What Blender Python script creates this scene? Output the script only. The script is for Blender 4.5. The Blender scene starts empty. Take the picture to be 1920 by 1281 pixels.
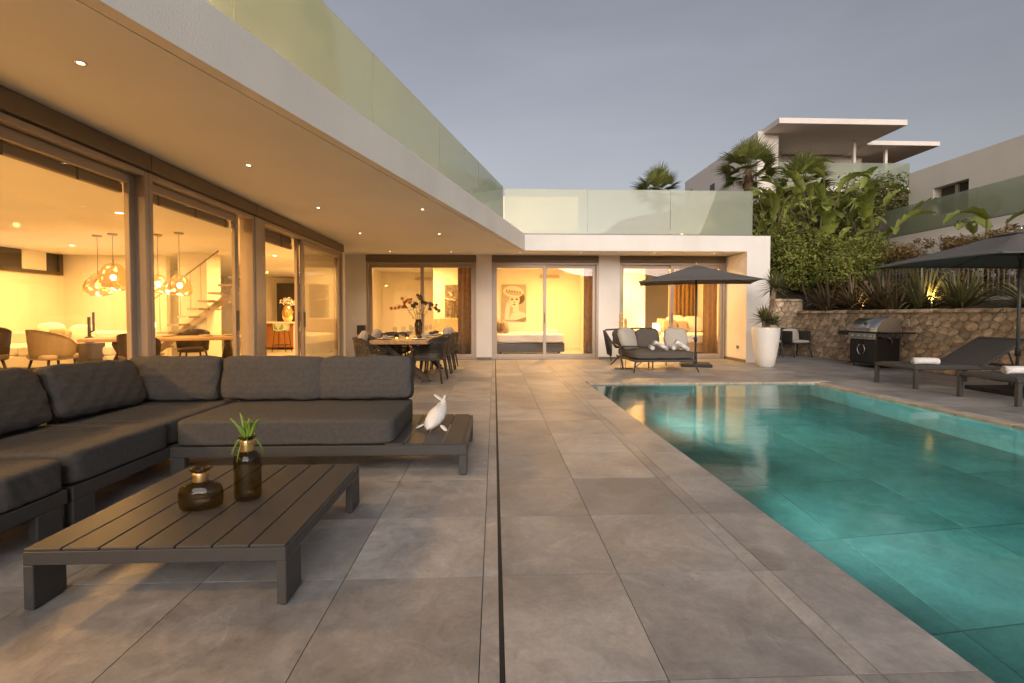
import bpy, bmesh, math, random
from mathutils import Vector, Matrix, Euler
import numpy as np
R = math.radians
PI = math.pi
rng = random.Random(7)
SC = bpy.context.scene
COL = SC.collection

# ------------------------------------------------------------------ camera
cam_d = bpy.data.cameras.new('camera')
cam = bpy.data.objects.new('camera', cam_d); COL.objects.link(cam)
cam.location = (0, 0, 1.16)
cam.rotation_euler = (R(90 - 1.5), 0, R(-2.16))
cam_d.sensor_width = 36; cam_d.lens = 875 / 1920 * 36
cam_d.shift_y = -26.6 / 1920
cam_d.clip_start = 0.05; cam_d.clip_end = 3000
SC.camera = cam

# ------------------------------------------------------------------ sky, sun, exposure
W = bpy.data.worlds.new('World'); SC.world = W; W.use_nodes = True
wn, wl = W.node_tree.nodes, W.node_tree.links
wn.clear()
sky = wn.new('ShaderNodeTexSky'); sky.sky_type = 'NISHITA'; sky.sun_disc = False
SUN_EL, SUN_AZ = 3.0, 185.0            # degrees; azimuth clockwise from +Y: low, behind the camera
sky.sun_elevation = R(SUN_EL); sky.sun_rotation = R(-SUN_AZ)
sky.air_density = 1.0; sky.dust_density = 2.0; sky.ozone_density = 1.0; sky.altitude = 50
hs = wn.new('ShaderNodeHueSaturation'); hs.inputs['Saturation'].default_value = 0.38
tint = wn.new('ShaderNodeMix'); tint.data_type = 'RGBA'; tint.blend_type = 'MULTIPLY'
tint.inputs['Factor'].default_value = 1.0; tint.inputs['B'].default_value = (1.0, 0.955, 1.05, 1)
bg = wn.new('ShaderNodeBackground'); bg.inputs['Strength'].default_value = 0.15
wo = wn.new('ShaderNodeOutputWorld')
wc = wn.new('ShaderNodeTexCoord'); wm = wn.new('ShaderNodeMapping'); wm.inputs['Scale'].default_value = (1.6, 1.6, 6.0)
wz = wn.new('ShaderNodeTexNoise'); wz.inputs['Scale'].default_value = 1.4; wz.inputs['Detail'].default_value = 5; wz.inputs['Distortion'].default_value = .6
wr = wn.new('ShaderNodeMapRange'); wr.inputs['From Min'].default_value = .35; wr.inputs['From Max'].default_value = .75; wr.inputs['To Min'].default_value = .975; wr.inputs['To Max'].default_value = 1.10
cl = wn.new('ShaderNodeMix'); cl.data_type = 'RGBA'; cl.blend_type = 'MULTIPLY'; cl.inputs['Factor'].default_value = 1.0     # thin high cloud, barely there
wl.new(wc.outputs['Generated'], wm.inputs[0]); wl.new(wm.outputs[0], wz.inputs['Vector']); wl.new(wz.outputs[0], wr.inputs['Value'])
wl.new(sky.outputs[0], hs.inputs['Color']); wl.new(hs.outputs[0], cl.inputs['A']); wl.new(wr.outputs[0], cl.inputs['B']); wl.new(cl.outputs['Result'], tint.inputs['A'])
wl.new(tint.outputs['Result'], bg.inputs[0]); wl.new(bg.outputs[0], wo.inputs[0])

sun_d = bpy.data.lights.new('sun', 'SUN'); sun_d.energy = 1.75; sun_d.angle = R(60); sun_d.color = (1.0, 0.90, 0.80)
sun = bpy.data.objects.new('sun', sun_d); COL.objects.link(sun)
_a, _e = R(SUN_AZ), R(20)
sun.rotation_euler = Vector((-math.sin(_a)*math.cos(_e), -math.cos(_a)*math.cos(_e), -math.sin(_e))).to_track_quat('-Z', 'Y').to_euler()

SC.render.engine = 'CYCLES'
SC.view_settings.view_transform = 'Standard'; SC.view_settings.look = 'None'
SC.view_settings.gamma = 1.0; SC.view_settings.use_curve_mapping = False
SC.view_settings.exposure = 0.88
cy = SC.cycles
cy.use_denoising = True
cy.max_bounces = 10; cy.diffuse_bounces = 5; cy.glossy_bounces = 4; cy.transmission_bounces = 8; cy.transparent_max_bounces = 24
cy.sample_clamp_indirect = 8.0; cy.sample_clamp_direct = 0.0
cy.caustics_reflective = False; cy.caustics_refractive = True; cy.blur_glossy = 1.0
cy.use_light_tree = True

WARM = (1.0, 0.51, 0.145)

# ------------------------------------------------------------------ materials
def _nt(name):
    m = bpy.data.materials.new(name); m.use_nodes = True
    nt = m.node_tree; b = nt.nodes['Principled BSDF']
    return m, nt, nt.nodes, nt.links, b

def mat(name, col, rough=0.6, metal=0.0, vary=0.0, vscale=6.0, bump=0.0, bscale=60.0, spec=0.5, stretch=None, island=0.0, objrand=0.0, trans=0.0, coat=0.0, coords='Object', detail=5, streak=0.0, hue2=None):
    m, nt, N, L, b = _nt(name)
    b.inputs['Base Color'].default_value = (*col, 1); b.inputs['Roughness'].default_value = rough
    b.inputs['Metallic'].default_value = metal; b.inputs['Specular IOR Level'].default_value = spec
    b.inputs['Coat Weight'].default_value = coat
    tc = N.new('ShaderNodeTexCoord'); src = tc.outputs[coords]
    if stretch:
        mp = N.new('ShaderNodeMapping'); mp.inputs['Scale'].default_value = stretch
        L.new(src, mp.inputs[0]); src = mp.outputs[0]
    cur = None
    def mul(fac_socket, lo, hi):
        nonlocal cur
        mr = N.new('ShaderNodeMapRange'); mr.inputs['To Min'].default_value = lo; mr.inputs['To Max'].default_value = hi
        L.new(fac_socket, mr.inputs['Value'])
        mx = N.new('ShaderNodeMix'); mx.data_type = 'RGBA'; mx.blend_type = 'MULTIPLY'; mx.inputs['Factor'].default_value = 1
        if cur is None: mx.inputs['A'].default_value = (*col, 1)
        else: L.new(cur, mx.inputs['A'])
        L.new(mr.outputs[0], mx.inputs['B']); cur = mx.outputs['Result']
    if vary:
        nz = N.new('ShaderNodeTexNoise'); nz.inputs['Scale'].default_value = vscale; nz.inputs['Detail'].default_value = detail
        L.new(src, nz.inputs['Vector'])
        mr0 = N.new('ShaderNodeMapRange'); mr0.inputs['From Min'].default_value = 0.3; mr0.inputs['From Max'].default_value = 0.7
        L.new(nz.outputs[0], mr0.inputs['Value'])
        mul(mr0.outputs[0], 1 - vary, 1 + vary)
    if island:
        g = N.new('ShaderNodeNewGeometry'); mul(g.outputs['Random Per Island'], 1 - island, 1 + island)
    if streak:
        ms_ = N.new('ShaderNodeMapping'); ms_.inputs['Scale'].default_value = (1.7, 1.7, .30); L.new(src, ms_.inputs[0])
        ns = N.new('ShaderNodeTexNoise'); ns.inputs['Scale'].default_value = 1.6; ns.inputs['Detail'].default_value = 6; L.new(ms_.outputs[0], ns.inputs['Vector'])
        mrs = N.new('ShaderNodeMapRange'); mrs.inputs['From Min'].default_value = .45; mrs.inputs['From Max'].default_value = .72; L.new(ns.outputs[0], mrs.inputs['Value'])
        mul(mrs.outputs[0], 1, 1-streak)
    if hue2:
        g2 = N.new('ShaderNodeNewGeometry'); m7 = N.new('ShaderNodeMath'); m7.operation = 'MULTIPLY'; m7.inputs[1].default_value = 7.31
        L.new(g2.outputs['Random Per Island'], m7.inputs[0]); fr_ = N.new('ShaderNodeMath'); fr_.operation = 'FRACT'; L.new(m7.outputs[0], fr_.inputs[0])
        pw_ = N.new('ShaderNodeMath'); pw_.operation = 'POWER'; pw_.inputs[1].default_value = 4.0; L.new(fr_.outputs[0], pw_.inputs[0])
        mh_ = N.new('ShaderNodeMix'); mh_.data_type = 'RGBA'; mh_.inputs['B'].default_value = (*hue2, 1)
        L.new(pw_.outputs[0], mh_.inputs['Factor'])
        if cur is None: mh_.inputs['A'].default_value = (*col, 1)
        else: L.new(cur, mh_.inputs['A'])
        cur = mh_.outputs['Result']
    if objrand:
        oi = N.new('ShaderNodeObjectInfo'); mul(oi.outputs['Random'], 1 - objrand, 1 + objrand)
    if cur is not None: L.new(cur, b.inputs['Base Color'])
    if bump:
        nb = N.new('ShaderNodeTexNoise'); nb.inputs['Scale'].default_value = bscale; nb.inputs['Detail'].default_value = 6
        L.new(src, nb.inputs['Vector'])
        bp = N.new('ShaderNodeBump'); bp.inputs['Strength'].default_value = bump; bp.inputs['Distance'].default_value = 0.01
        L.new(nb.outputs[0], bp.inputs['Height']); L.new(bp.outputs[0], b.inputs['Normal'])
    if trans:
        tr = N.new('ShaderNodeBsdfTranslucent'); tr.inputs[0].default_value = (*col, 1)
        if cur is not None: L.new(cur, tr.inputs[0])
        ms = N.new('ShaderNodeMixShader'); ms.inputs[0].default_value = trans
        L.new(b.outputs[0], ms.inputs[1]); L.new(tr.outputs[0], ms.inputs[2])
        L.new(ms.outputs[0], N['Material Output'].inputs[0])
    return m

def emat(name, col, strength):
    m, nt, N, L, b = _nt(name)
    b.inputs['Base Color'].default_value = (*col, 1)
    b.inputs['Emission Color'].default_value = (*col, 1); b.inputs['Emission Strength'].default_value = strength
    return m

def schlick(nt, f0, normal=None):
    N, L = nt.nodes, nt.links
    g = N.new('ShaderNodeNewGeometry')
    dt = N.new('ShaderNodeVectorMath'); dt.operation = 'DOT_PRODUCT'
    L.new(g.outputs['Incoming'], dt.inputs[0]); L.new(normal or g.outputs['Normal'], dt.inputs[1])
    def mth(op, a, b):
        m = N.new('ShaderNodeMath'); m.operation = op
        for i, v in enumerate((a, b)):
            if v is None: continue
            if isinstance(v, (int, float)): m.inputs[i].default_value = v
            else: L.new(v, m.inputs[i])
        return m.outputs[0]
    c = mth('ABSOLUTE', dt.outputs['Value'], None)
    p = mth('POWER', mth('SUBTRACT', 1.0, c), 5.0)
    return mth('ADD', mth('MULTIPLY', p, 1-f0), f0)

def glass_mat(name, tint, ior=1.45, diffuse=None, dmix=0.0, rough=0.0, transl=0.0):
    m = bpy.data.materials.new(name); m.use_nodes = True
    nt = m.node_tree; N, L = nt.nodes, nt.links; N.clear()
    out = N.new('ShaderNodeOutputMaterial')
    fr = schlick(nt, ((ior-1)/(ior+1))**2)
    t = N.new('ShaderNodeBsdfTransparent'); t.inputs[0].default_value = (*tint, 1)
    g = N.new('ShaderNodeBsdfGlossy'); g.inputs['Roughness'].default_value = rough
    base = t.outputs[0]
    if diffuse:
        d = N.new('ShaderNodeBsdfDiffuse'); d.inputs[0].default_value = (*diffuse, 1)
        tl = N.new('ShaderNodeBsdfTranslucent'); tl.inputs[0].default_value = (*diffuse, 1)
        md = N.new('ShaderNodeMixShader'); md.inputs[0].default_value = transl
        L.new(d.outputs[0], md.inputs[1]); L.new(tl.outputs[0], md.inputs[2])
        mx = N.new('ShaderNodeMixShader'); mx.inputs[0].default_value = dmix
        L.new(base, mx.inputs[1]); L.new(md.outputs[0], mx.inputs[2]); base = mx.outputs[0]
    ms = N.new('ShaderNodeMixShader')
    L.new(fr, ms.inputs[0]); L.new(base, ms.inputs[1]); L.new(g.outputs[0], ms.inputs[2])
    L.new(ms.outputs[0], out.inputs[0])
    return m

def tile_mat(name, col, amp=1.0):
    """matt concrete-look porcelain: cloudy patches that break at every joint, each tile its own tone"""
    m, nt, N, L, b = _nt(name)
    g = N.new('ShaderNodeNewGeometry'); oi = N.new('ShaderNodeObjectInfo')
    sc = N.new('ShaderNodeMath'); sc.operation = 'MULTIPLY'; sc.inputs[1].default_value = 37.0
    L.new(oi.outputs['Random'], sc.inputs[0])
    ad = N.new('ShaderNodeVectorMath'); ad.operation = 'ADD'
    cmb = N.new('ShaderNodeCombineXYZ'); L.new(sc.outputs[0], cmb.inputs[0]); L.new(sc.outputs[0], cmb.inputs[1]); L.new(sc.outputs[0], cmb.inputs[2])
    L.new(g.outputs['Position'], ad.inputs[0]); L.new(cmb.outputs[0], ad.inputs[1])
    def noise(scale, det, dist=0.0, rough=0.55):
        n = N.new('ShaderNodeTexNoise'); n.inputs['Scale'].default_value = scale; n.inputs['Detail'].default_value = det
        n.inputs['Distortion'].default_value = dist; n.inputs['Roughness'].default_value = rough
        L.new(ad.outputs[0], n.inputs['Vector']); return n.outputs[0]
    def rampmul(src, f0, f1, lo, hi, prev):
        mr = N.new('ShaderNodeMapRange'); mr.inputs['From Min'].default_value = f0; mr.inputs['From Max'].default_value = f1
        mr.inputs['To Min'].default_value = lo; mr.inputs['To Max'].default_value = hi; L.new(src, mr.inputs['Value'])
        mx = N.new('ShaderNodeMix'); mx.data_type = 'RGBA'; mx.blend_type = 'MULTIPLY'; mx.inputs['Factor'].default_value = 1
        if prev is None: mx.inputs['A'].default_value = (*col, 1)
        else: L.new(prev, mx.inputs['A'])
        L.new(mr.outputs[0], mx.inputs['B']); return mx.outputs['Result']
    c = rampmul(oi.outputs['Random'], 0, 1, 1 - .13*amp, 1 + .13*amp, None)
    n1 = noise(1.7, 5, 0.8); c = rampmul(n1, .3, .7, 1 - .24*amp, 1 + .2*amp, c)
    n2 = noise(6.5, 8, 1.5, .65); c = rampmul(n2, .35, .7, 1 - .14*amp, 1 + .12*amp, c)
    n3 = noise(55, 4); c = rampmul(n3, .3, .75, 1 - .06*amp, 1 + .07*amp, c)
    n4 = noise(130, 2); c = rampmul(n4, .70, .76, 1, 1 - .25*amp, c)      # pits
    n5 = noise(3.2, 9, 2.5, .7); c = rampmul(n5, .60, .72, 1, 1 + .22*amp, c)
    n7 = noise(9.0, 10, 3.5, .75); c = rampmul(n7, .66, .74, 1, 1 + .30*amp, c)   # scuffs
    n8 = noise(4.3, 8, 3.0, .7); c = rampmul(n8, .62, .74, 1, 1 - .22*amp, c)   # damp stains   # pale lime bloom
    # rust-brown hue shift
    mh = N.new('ShaderNodeMix'); mh.data_type = 'RGBA'; mh.blend_type = 'MULTIPLY'; mh.inputs['B'].default_value = (1.04, .98, .92, 1)
    n6 = noise(2.4, 4, .6)
    mr = N.new('ShaderNodeMapRange'); mr.inputs['From Min'].default_value = .42; mr.inputs['From Max'].default_value = .68; L.new(n6, mr.inputs['Value'])
    L.new(mr.outputs[0], mh.inputs['Factor']); L.new(c, mh.inputs['A']); L.new(mh.outputs['Result'], b.inputs['Base Color'])
    rr = N.new('ShaderNodeMapRange'); rr.inputs['From Min'].default_value = .3; rr.inputs['From Max'].default_value = .7
    rr.inputs['To Min'].default_value = .38; rr.inputs['To Max'].default_value = .62; L.new(n2, rr.inputs['Value']); L.new(rr.outputs[0], b.inputs['Roughness'])
    bp = N.new('ShaderNodeBump'); bp.inputs['Strength'].default_value = .12; bp.inputs['Distance'].default_value = .004
    L.new(n3, bp.inputs['Height']); L.new(bp.outputs[0], b.inputs['Normal'])
    return m

M = {}
M['plaster'] = mat('white_plaster', (.80, .765, .71), .85, vary=.05, vscale=1.1, bump=.2, bscale=90, streak=.045)
M['soffit'] = mat('soffit_plaster', (.77, .765, .75), .9, vary=.03, vscale=1.1, bump=.08, bscale=120)
M['room_wall'] = mat('room_wall_paint', (.80, .76, .68), .8, vary=.02, vscale=2, bump=.03)
M['room_floor'] = mat('room_floor_porcelain', (.46, .42, .36), .35, vary=.08, vscale=2.5)
M['far_wall'] = mat('neighbour_plaster', (.74, .68, .62), .9, streak=.05, vary=.05, vscale=.6, bump=.1, bscale=60)
M['far_soffit'] = mat('neighbour_soffit', (.6, .55, .5), .9, vary=.04, vscale=.7)
M['tile'] = tile_mat('terrace_porcelain', (.300, .295, .290), 1.25)
M['pool_tile'] = tile_mat('pool_porcelain', (.33, .37, .36), 1.0)
M['grout'] = mat('joint_grout', (.05, .045, .04), .95, vary=.2, vscale=30)
M['coping'] = mat('coping_stone', (.40, .34, .27), .6, vary=.25, vscale=7, bump=.2, bscale=40, objrand=.12)
M['bronze'] = mat('bronze_aluminium', (.43, .36, .29), .42, metal=.3, vary=.03, vscale=9)
M['bronze_dark'] = mat('shutter_box_aluminium', (.20, .155, .11), .5, metal=.3, vary=.03, vscale=9)
M['black'] = mat('black_rubber', (.012, .012, .012), .6)
M['pane'] = glass_mat('window_glass', (.95, .955, .94), 1.5)
M['balustrade'] = glass_mat('green_frosted_glass', (.84, .87, .77), 1.5, (.52, .57, .47), .42, 0.0, .4)
M['charcoal'] = mat('charcoal_powder_coat', (.050, .048, .046), .5, vary=.06, vscale=14, bump=.03, bscale=300)
M['fabric'] = mat('charcoal_weave', (.082, .078, .074), .95, vary=.11, vscale=40, bump=.35, bscale=900, spec=.2, detail=2)
M['fabric_seam'] = mat('charcoal_piping', (.055, .052, .05), .9, spec=.2)
M['fabric_taupe'] = mat('taupe_weave', (.115, .098, .082), .95, vary=.12, vscale=120, bump=.3, bscale=700, spec=.2, detail=2)
M['fabric_light'] = mat('pale_linen', (.46, .42, .36), .95, vary=.10, vscale=90, bump=.3, bscale=600, spec=.2, detail=2)
M['towel'] = mat('white_terry', (.88, .86, .83), .98, vary=.05, vscale=70, bump=.6, bscale=500, spec=.1)
M['ceramic'] = mat('white_ceramic', (.78, .75, .70), .35, vary=.05, vscale=8, bump=.05, bscale=25)
M['planter'] = mat('white_planter', (.80, .76, .70), .38, vary=.03, vscale=4)
M['brass'] = mat('brass_neck', (.72, .48, .22), .34, metal=.9, vary=.08, vscale=40)
M['steel'] = mat('brushed_steel', (.56, .55, .53), .28, metal=1.0, vary=.06, vscale=14, stretch=(1, 40, 40))
M['grill_black'] = mat('black_enamel', (.014, .013, .012), .3, vary=.1, vscale=20, coat=.3)
M['wood'] = mat('oak_slab', (.36, .23, .12), .55, vary=.35, vscale=5, stretch=(14, 1.2, 8), bump=.12, bscale=30)
M['wood_red'] = mat('kitchen_wood', (.40, .17, .055), .45, vary=.3, vscale=4, stretch=(12, 12, 1.2))
M['wood_light'] = mat('carved_wood', (.62, .38, .15), .6, vary=.3, vscale=30, bump=.2, bscale=60)
M['wicker'] = mat('dark_wicker', (.040, .033, .027), .6, vary=.25, vscale=90, bump=.4, bscale=220)
M['stone'] = mat('limestone_rubble', (.45, .335, .225), .92, vary=.5, vscale=9, bump=.9, bscale=26, objrand=.35)
M['mortar'] = mat('wall_mortar', (.37, .285, .195), .98, vary=.3, vscale=20, bump=.5, bscale=60)
M['soil'] = mat('dry_soil', (.075, .052, .034), .98, vary=.4, vscale=6, bump=.8, bscale=30)
M['hill'] = mat('far_scrub', (.035, .034, .024), .95, vary=.4, vscale=.05, coords='Object')
M['leaf_hedge'] = mat('hedge_leaf', (.20, .245, .040), .45, hue2=(.30, .20, .06), island=.65, trans=.25)
M['leaf_dark'] = mat('dark_leaf', (.10, .125, .028), .5, hue2=(.22, .15, .06), island=.5, trans=.2)
M['leaf_banana'] = mat('strelitzia_leaf', (.25, .29, .062), .38, vary=.2, vscale=3, trans=.25, objrand=.3, bump=.15, bscale=30)
M['leaf_stem'] = mat('strelitzia_stem', (.10, .085, .030), .6, vary=.3, vscale=6)
M['leaf_palm'] = mat('palm_leaf', (.19, .215, .055), .5, island=.45, trans=.15)
M['leaf_yucca'] = mat('yucca_leaf', (.16, .155, .06), .5, island=.45, trans=.15)
M['leaf_flax'] = mat('flax_leaf', (.150, .105, .052), .5, island=.6, trans=.15)
M['leaf_bronze'] = mat('bronze_creeper_leaf', (.20, .125, .04), .5, island=.6, trans=.3)
M['dry_leaf'] = mat('dry_thatch', (.19, .11, .055), .8, island=.4)
M['bark'] = mat('palm_bark', (.14, .095, .06), .9, vary=.4, vscale=14, bump=.8, bscale=30)
M['pale_bark'] = mat('yucca_bark', (.30, .22, .14), .85, vary=.3, vscale=14, bump=.6, bscale=40)
M['umbrella'] = mat('grey_canvas', (.125, .118, .112), .9, vary=.05, vscale=40, bump=.15, bscale=500, spec=.2, trans=.04)
M['lamp_on'] = emat('lamp_glow', (1.0, .80, .50), 7)
M['lamp_soft'] = emat('lamp_glow_soft', (1.0, .66, .28), 9)
M['gold_glass'] = mat('gold_mirror_glass', (.90, .62, .28), .12, metal=.9, bump=.5, bscale=9)
M['linen'] = mat('bed_linen', (.80, .77, .72), .9, vary=.04, vscale=6, bump=.35, bscale=14)
M['curtain'] = mat('brown_curtain', (.40, .30, .20), .9, vary=.15, vscale=12)
M['curtain_gold'] = mat('ochre_curtain', (.55, .36, .14), .9, vary=.1, vscale=9)
M['blind'] = mat('grey_blind_cloth', (.42, .35, .28), .9, vary=.06, vscale=60, trans=.3)
M['cabinet'] = mat('dark_cabinet', (.045, .036, .028), .45)
M['white_gloss'] = mat('white_gloss', (.80, .78, .74), .3)
M['beige'] = mat('beige_upholstery', (.42, .34, .25), .9, vary=.08, vscale=30)
M['brown_chair'] = mat('brown_leather', (.085, .058, .035), .5, vary=.1, vscale=10)
M['dark_wood'] = mat('dark_stained_wood', (.055, .038, .024), .45, vary=.3, vscale=5, stretch=(2, 12, 12))
M['green_pad'] = mat('green_seat_pad', (.16, .30, .10), .8)
M['glassware'] = glass_mat('clear_glassware', (.95, .95, .93), 1.45)
M['smoke'] = glass_mat('smoked_brown_glass', (.56, .48, .26), 1.5, (.03, .024, .009), .12, .02, .3)
M['flower'] = mat('orange_petal', (.50, .17, .04), .6, island=.3, trans=.3)
M['succulent'] = mat('succulent_green', (.16, .26, .03), .45, vary=.3, vscale=20)
M['concrete_base'] = mat('dark_slab', (.025, .022, .02), .7, vary=.1, vscale=10)
M['fence_metal'] = mat('grey_fence_metal', (.19, .175, .16), .5, metal=.3)
M['p_tan'] = mat('print_tan', (.40, .36, .31), .7); M['p_cream'] = mat('print_cream', (.66, .62, .56), .7)
M['p_brown'] = mat('print_brown', (.12, .075, .040), .7); M['p_mid'] = mat('print_mid', (.24, .19, .15), .7)
M['p_grey'] = mat('print_grey', (.18, .15, .12), .7, vary=.6, vscale=12)
# ------------------------------------------------------------------ mesh helpers
def link(name, me, parent=None, loc=None):
    o = bpy.data.objects.new(name, me); COL.objects.link(o)
    if parent is not None: o.parent = parent
    if loc is not None: o.location = loc
    return o

def thing(name, label, cat, loc=(0, 0, 0), rz=0.0, group=None):
    o = bpy.data.objects.new(name, None); COL.objects.link(o)
    o.empty_display_size = .1
    o.location = loc; o.rotation_euler = (0, 0, rz)
    return tag(o, label, cat, group)

def tag(o, label=None, cat=None, group=None, kind=None):
    if label: o['label'] = label
    if cat: o['category'] = cat
    if group: o['group'] = group
    if kind: o['kind'] = kind
    return o

def dup(root, loc, rz, label, group=None):
    r = root.copy(); COL.objects.link(r); r.location = loc; r.rotation_euler = (0, 0, rz)
    r['label'] = label
    if group: r['group'] = group
    def rec(src, dst):
        for ch in list(src.children):
            c = ch.copy(); COL.objects.link(c); c.parent = dst
            rec(ch, c)
    rec(root, r)
    return r

class MB:
    def __init__(s): s.b = bmesh.new(); s.mi = 0
    def _post(s, verts, mtx=None):
        if mtx is not None: bmesh.ops.transform(s.b, matrix=mtx, verts=verts)
        fs = set()
        for v in verts: fs.update(v.link_faces)
        for f in fs: f.material_index = s.mi
        return s
    def box(s, x0, x1, y0, y1, z0, z1, bev=0.0, seg=1, mtx=None):
        r = bmesh.ops.create_cube(s.b, size=1)
        vs = r['verts']
        bmesh.ops.transform(s.b, verts=vs, matrix=Matrix.Translation(((x0+x1)/2, (y0+y1)/2, (z0+z1)/2)) @ Matrix.Diagonal((abs(x1-x0), abs(y1-y0), abs(z1-z0), 1)))
        if bev:
            es = list({e for v in vs for e in v.link_edges})
            rr = bmesh.ops.bevel(s.b, geom=es, offset=bev, segments=seg, affect='EDGES', profile=.5, clamp_overlap=True)
            vs = list({v for f in rr['faces'] if f.is_valid for v in f.verts} | {v for v in rr['verts'] if v.is_valid})
        return s._post(vs, mtx)
    def bar(s, p0, p1, w, d, bev=0.0, up=(0, 0, 1)):
        """rectangular bar from p0 to p1; w across, d along the up-ish axis"""
        p0, p1 = Vector(p0), Vector(p1); ax = (p1-p0); ln = ax.length; ax.normalize()
        u = Vector(up)
        if abs(ax.dot(u)) > .98: u = Vector((0, 1, 0))
        x = ax.cross(u).normalized(); z = x.cross(ax).normalized()
        m = Matrix((x, ax, z)).transposed().to_4x4(); m.translation = (p0+p1)/2
        return s.box(-w/2, w/2, -ln/2, ln/2, -d/2, d/2, bev, 1, m)
    def tube(s, pts, r, n=8, caps=True, mtx=None):
        pts = [Vector(p) for p in pts]; rs = r if isinstance(r, (list, tuple)) else [r]*len(pts)
        rings = []; u = None
        for i, p in enumerate(pts):
            t = (pts[min(i+1, len(pts)-1)] - pts[max(i-1, 0)]).normalized()
            if u is None:
                u = Vector((0, 0, 1)) if abs(t.z) < .9 else Vector((1, 0, 0))
            u = (u - t*u.dot(t)).normalized(); w = t.cross(u)
            rings.append([s.b.verts.new(p + (u*math.cos(a)+w*math.sin(a))*rs[i]) for a in [2*PI*k/n for k in range(n)]])
        fs = []
        for a, b in zip(rings, rings[1:]):
            for k in range(n): fs.append(s.b.faces.new((a[k], a[(k+1) % n], b[(k+1) % n], b[k])))
        if caps: fs.append(s.b.faces.new(rings[0][::-1])); fs.append(s.b.faces.new(rings[-1]))
        for f in fs: f.smooth = True
        vs = [v for g in rings for v in g]
        return s._post(vs, mtx)
    def lathe(s, prof, n=24, c=(0, 0, 0), sx=1.0, sy=1.0, mtx=None, smooth=True):
        rings = []
        for (r, z) in prof:
            if r < 1e-5: rings.append([s.b.verts.new((c[0], c[1], c[2]+z))])
            else: rings.append([s.b.verts.new((c[0]+sx*r*math.cos(2*PI*k/n), c[1]+sy*r*math.sin(2*PI*k/n), c[2]+z)) for k in range(n)])
        for a, b in zip(rings, rings[1:]):
            for k in range(n):
                k2 = (k+1) % n
                if len(a) == 1 and len(b) == 1: continue
                if len(a) == 1: f = s.b.faces.new((a[0], b[k2], b[k]))
                elif len(b) == 1: f = s.b.faces.new((a[k], a[k2], b[0]))
                else: f = s.b.faces.new((a[k], a[k2], b[k2], b[k]))
                f.smooth = smooth
        return s._post([v for g in rings for v in g], mtx)
    def poly(s, pts, smooth=False):
        vs = [s.b.verts.new(p) for p in pts]; f = s.b.faces.new(vs); f.material_index = s.mi; f.smooth = smooth
        return s
    def prism(s, plan, z0, z1):
        lo = [s.b.verts.new((x, y, z0)) for x, y in plan]; hi = [s.b.verts.new((x, y, z1)) for x, y in plan]
        n = len(plan); fs = [s.b.faces.new(lo[::-1]), s.b.faces.new(hi)]
        for k in range(n): fs.append(s.b.faces.new((lo[k], lo[(k+1) % n], hi[(k+1) % n], hi[k])))
        for f in fs: f.material_index = s.mi
        return s
    def grid(s, fn, nu, nv, close_u=False, smooth=True):
        g = [[s.b.verts.new(fn(i/(nu if close_u else nu-1), j/(nv-1))) for j in range(nv)] for i in range(nu)]
        for i in range(nu if close_u else nu-1):
            for j in range(nv-1):
                i2 = (i+1) % nu
                f = s.b.faces.new((g[i][j], g[i2][j], g[i2][j+1], g[i][j+1])); f.smooth = smooth; f.material_index = s.mi
        return g
    def cushion(s, cx, cy, cz, w, d, h, puff=.25, n=10, e=5.0, seed=0, wr=.006, mtx=None, pinch=.0):
        """soft box: w x d x h (extents at the seams), crown bulges by puff*h"""
        r = random.Random(seed); ph = [r.uniform(0, 6.28) for _ in range(8)]
        res = bmesh.ops.create_cube(s.b, size=2); vs = res['verts']
        es = list({q for v in vs for q in v.link_edges})
        q = bmesh.ops.subdivide_edges(s.b, edges=es, cuts=n, use_grid_fill=True)
        allv = {g for key in ('geom', 'geom_inner', 'geom_split') for g in q[key] if g.is_valid and isinstance(g, bmesh.types.BMVert)} | {v for v in vs if v.is_valid}
        allv = {v for a_ in allv for f in a_.link_faces for v in f.verts}
        for v in allv:
            x, y, z = v.co
            L_ = (abs(x)**e + abs(y)**e + abs(z)**e) ** (1/e)
            x, y, z = x/L_, y/L_, z/L_
            m_ = max(abs(x), abs(y), abs(z)); 
            px = (1-abs(x)**3)*(1-abs(y)**3)
            k = 1 + puff*max(px, 0) - pinch*(abs(x)**4*abs(y)**4)
            dx = wr*(math.sin(7*y+ph[0])+math.sin(11*z*2+5*y+ph[1]))
            dy = wr*(math.sin(6*x+ph[2])+math.sin(13*x+4*z+ph[3]))
            dz = wr*(math.sin(9*x+4*y+ph[4])+.8*math.sin(17*x-9*y+ph[5])+.6*math.sin(23*y+ph[6]))
            kx = 1 - .03*(1-abs(z))*0
            v.co = (cx + x*w/2*kx + dx, cy + y*d/2 + dy, cz + z*h/2*k + dz)
        for v in allv:
            for f in v.link_faces: f.smooth = True
        return s._post(list(allv), mtx)
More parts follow.
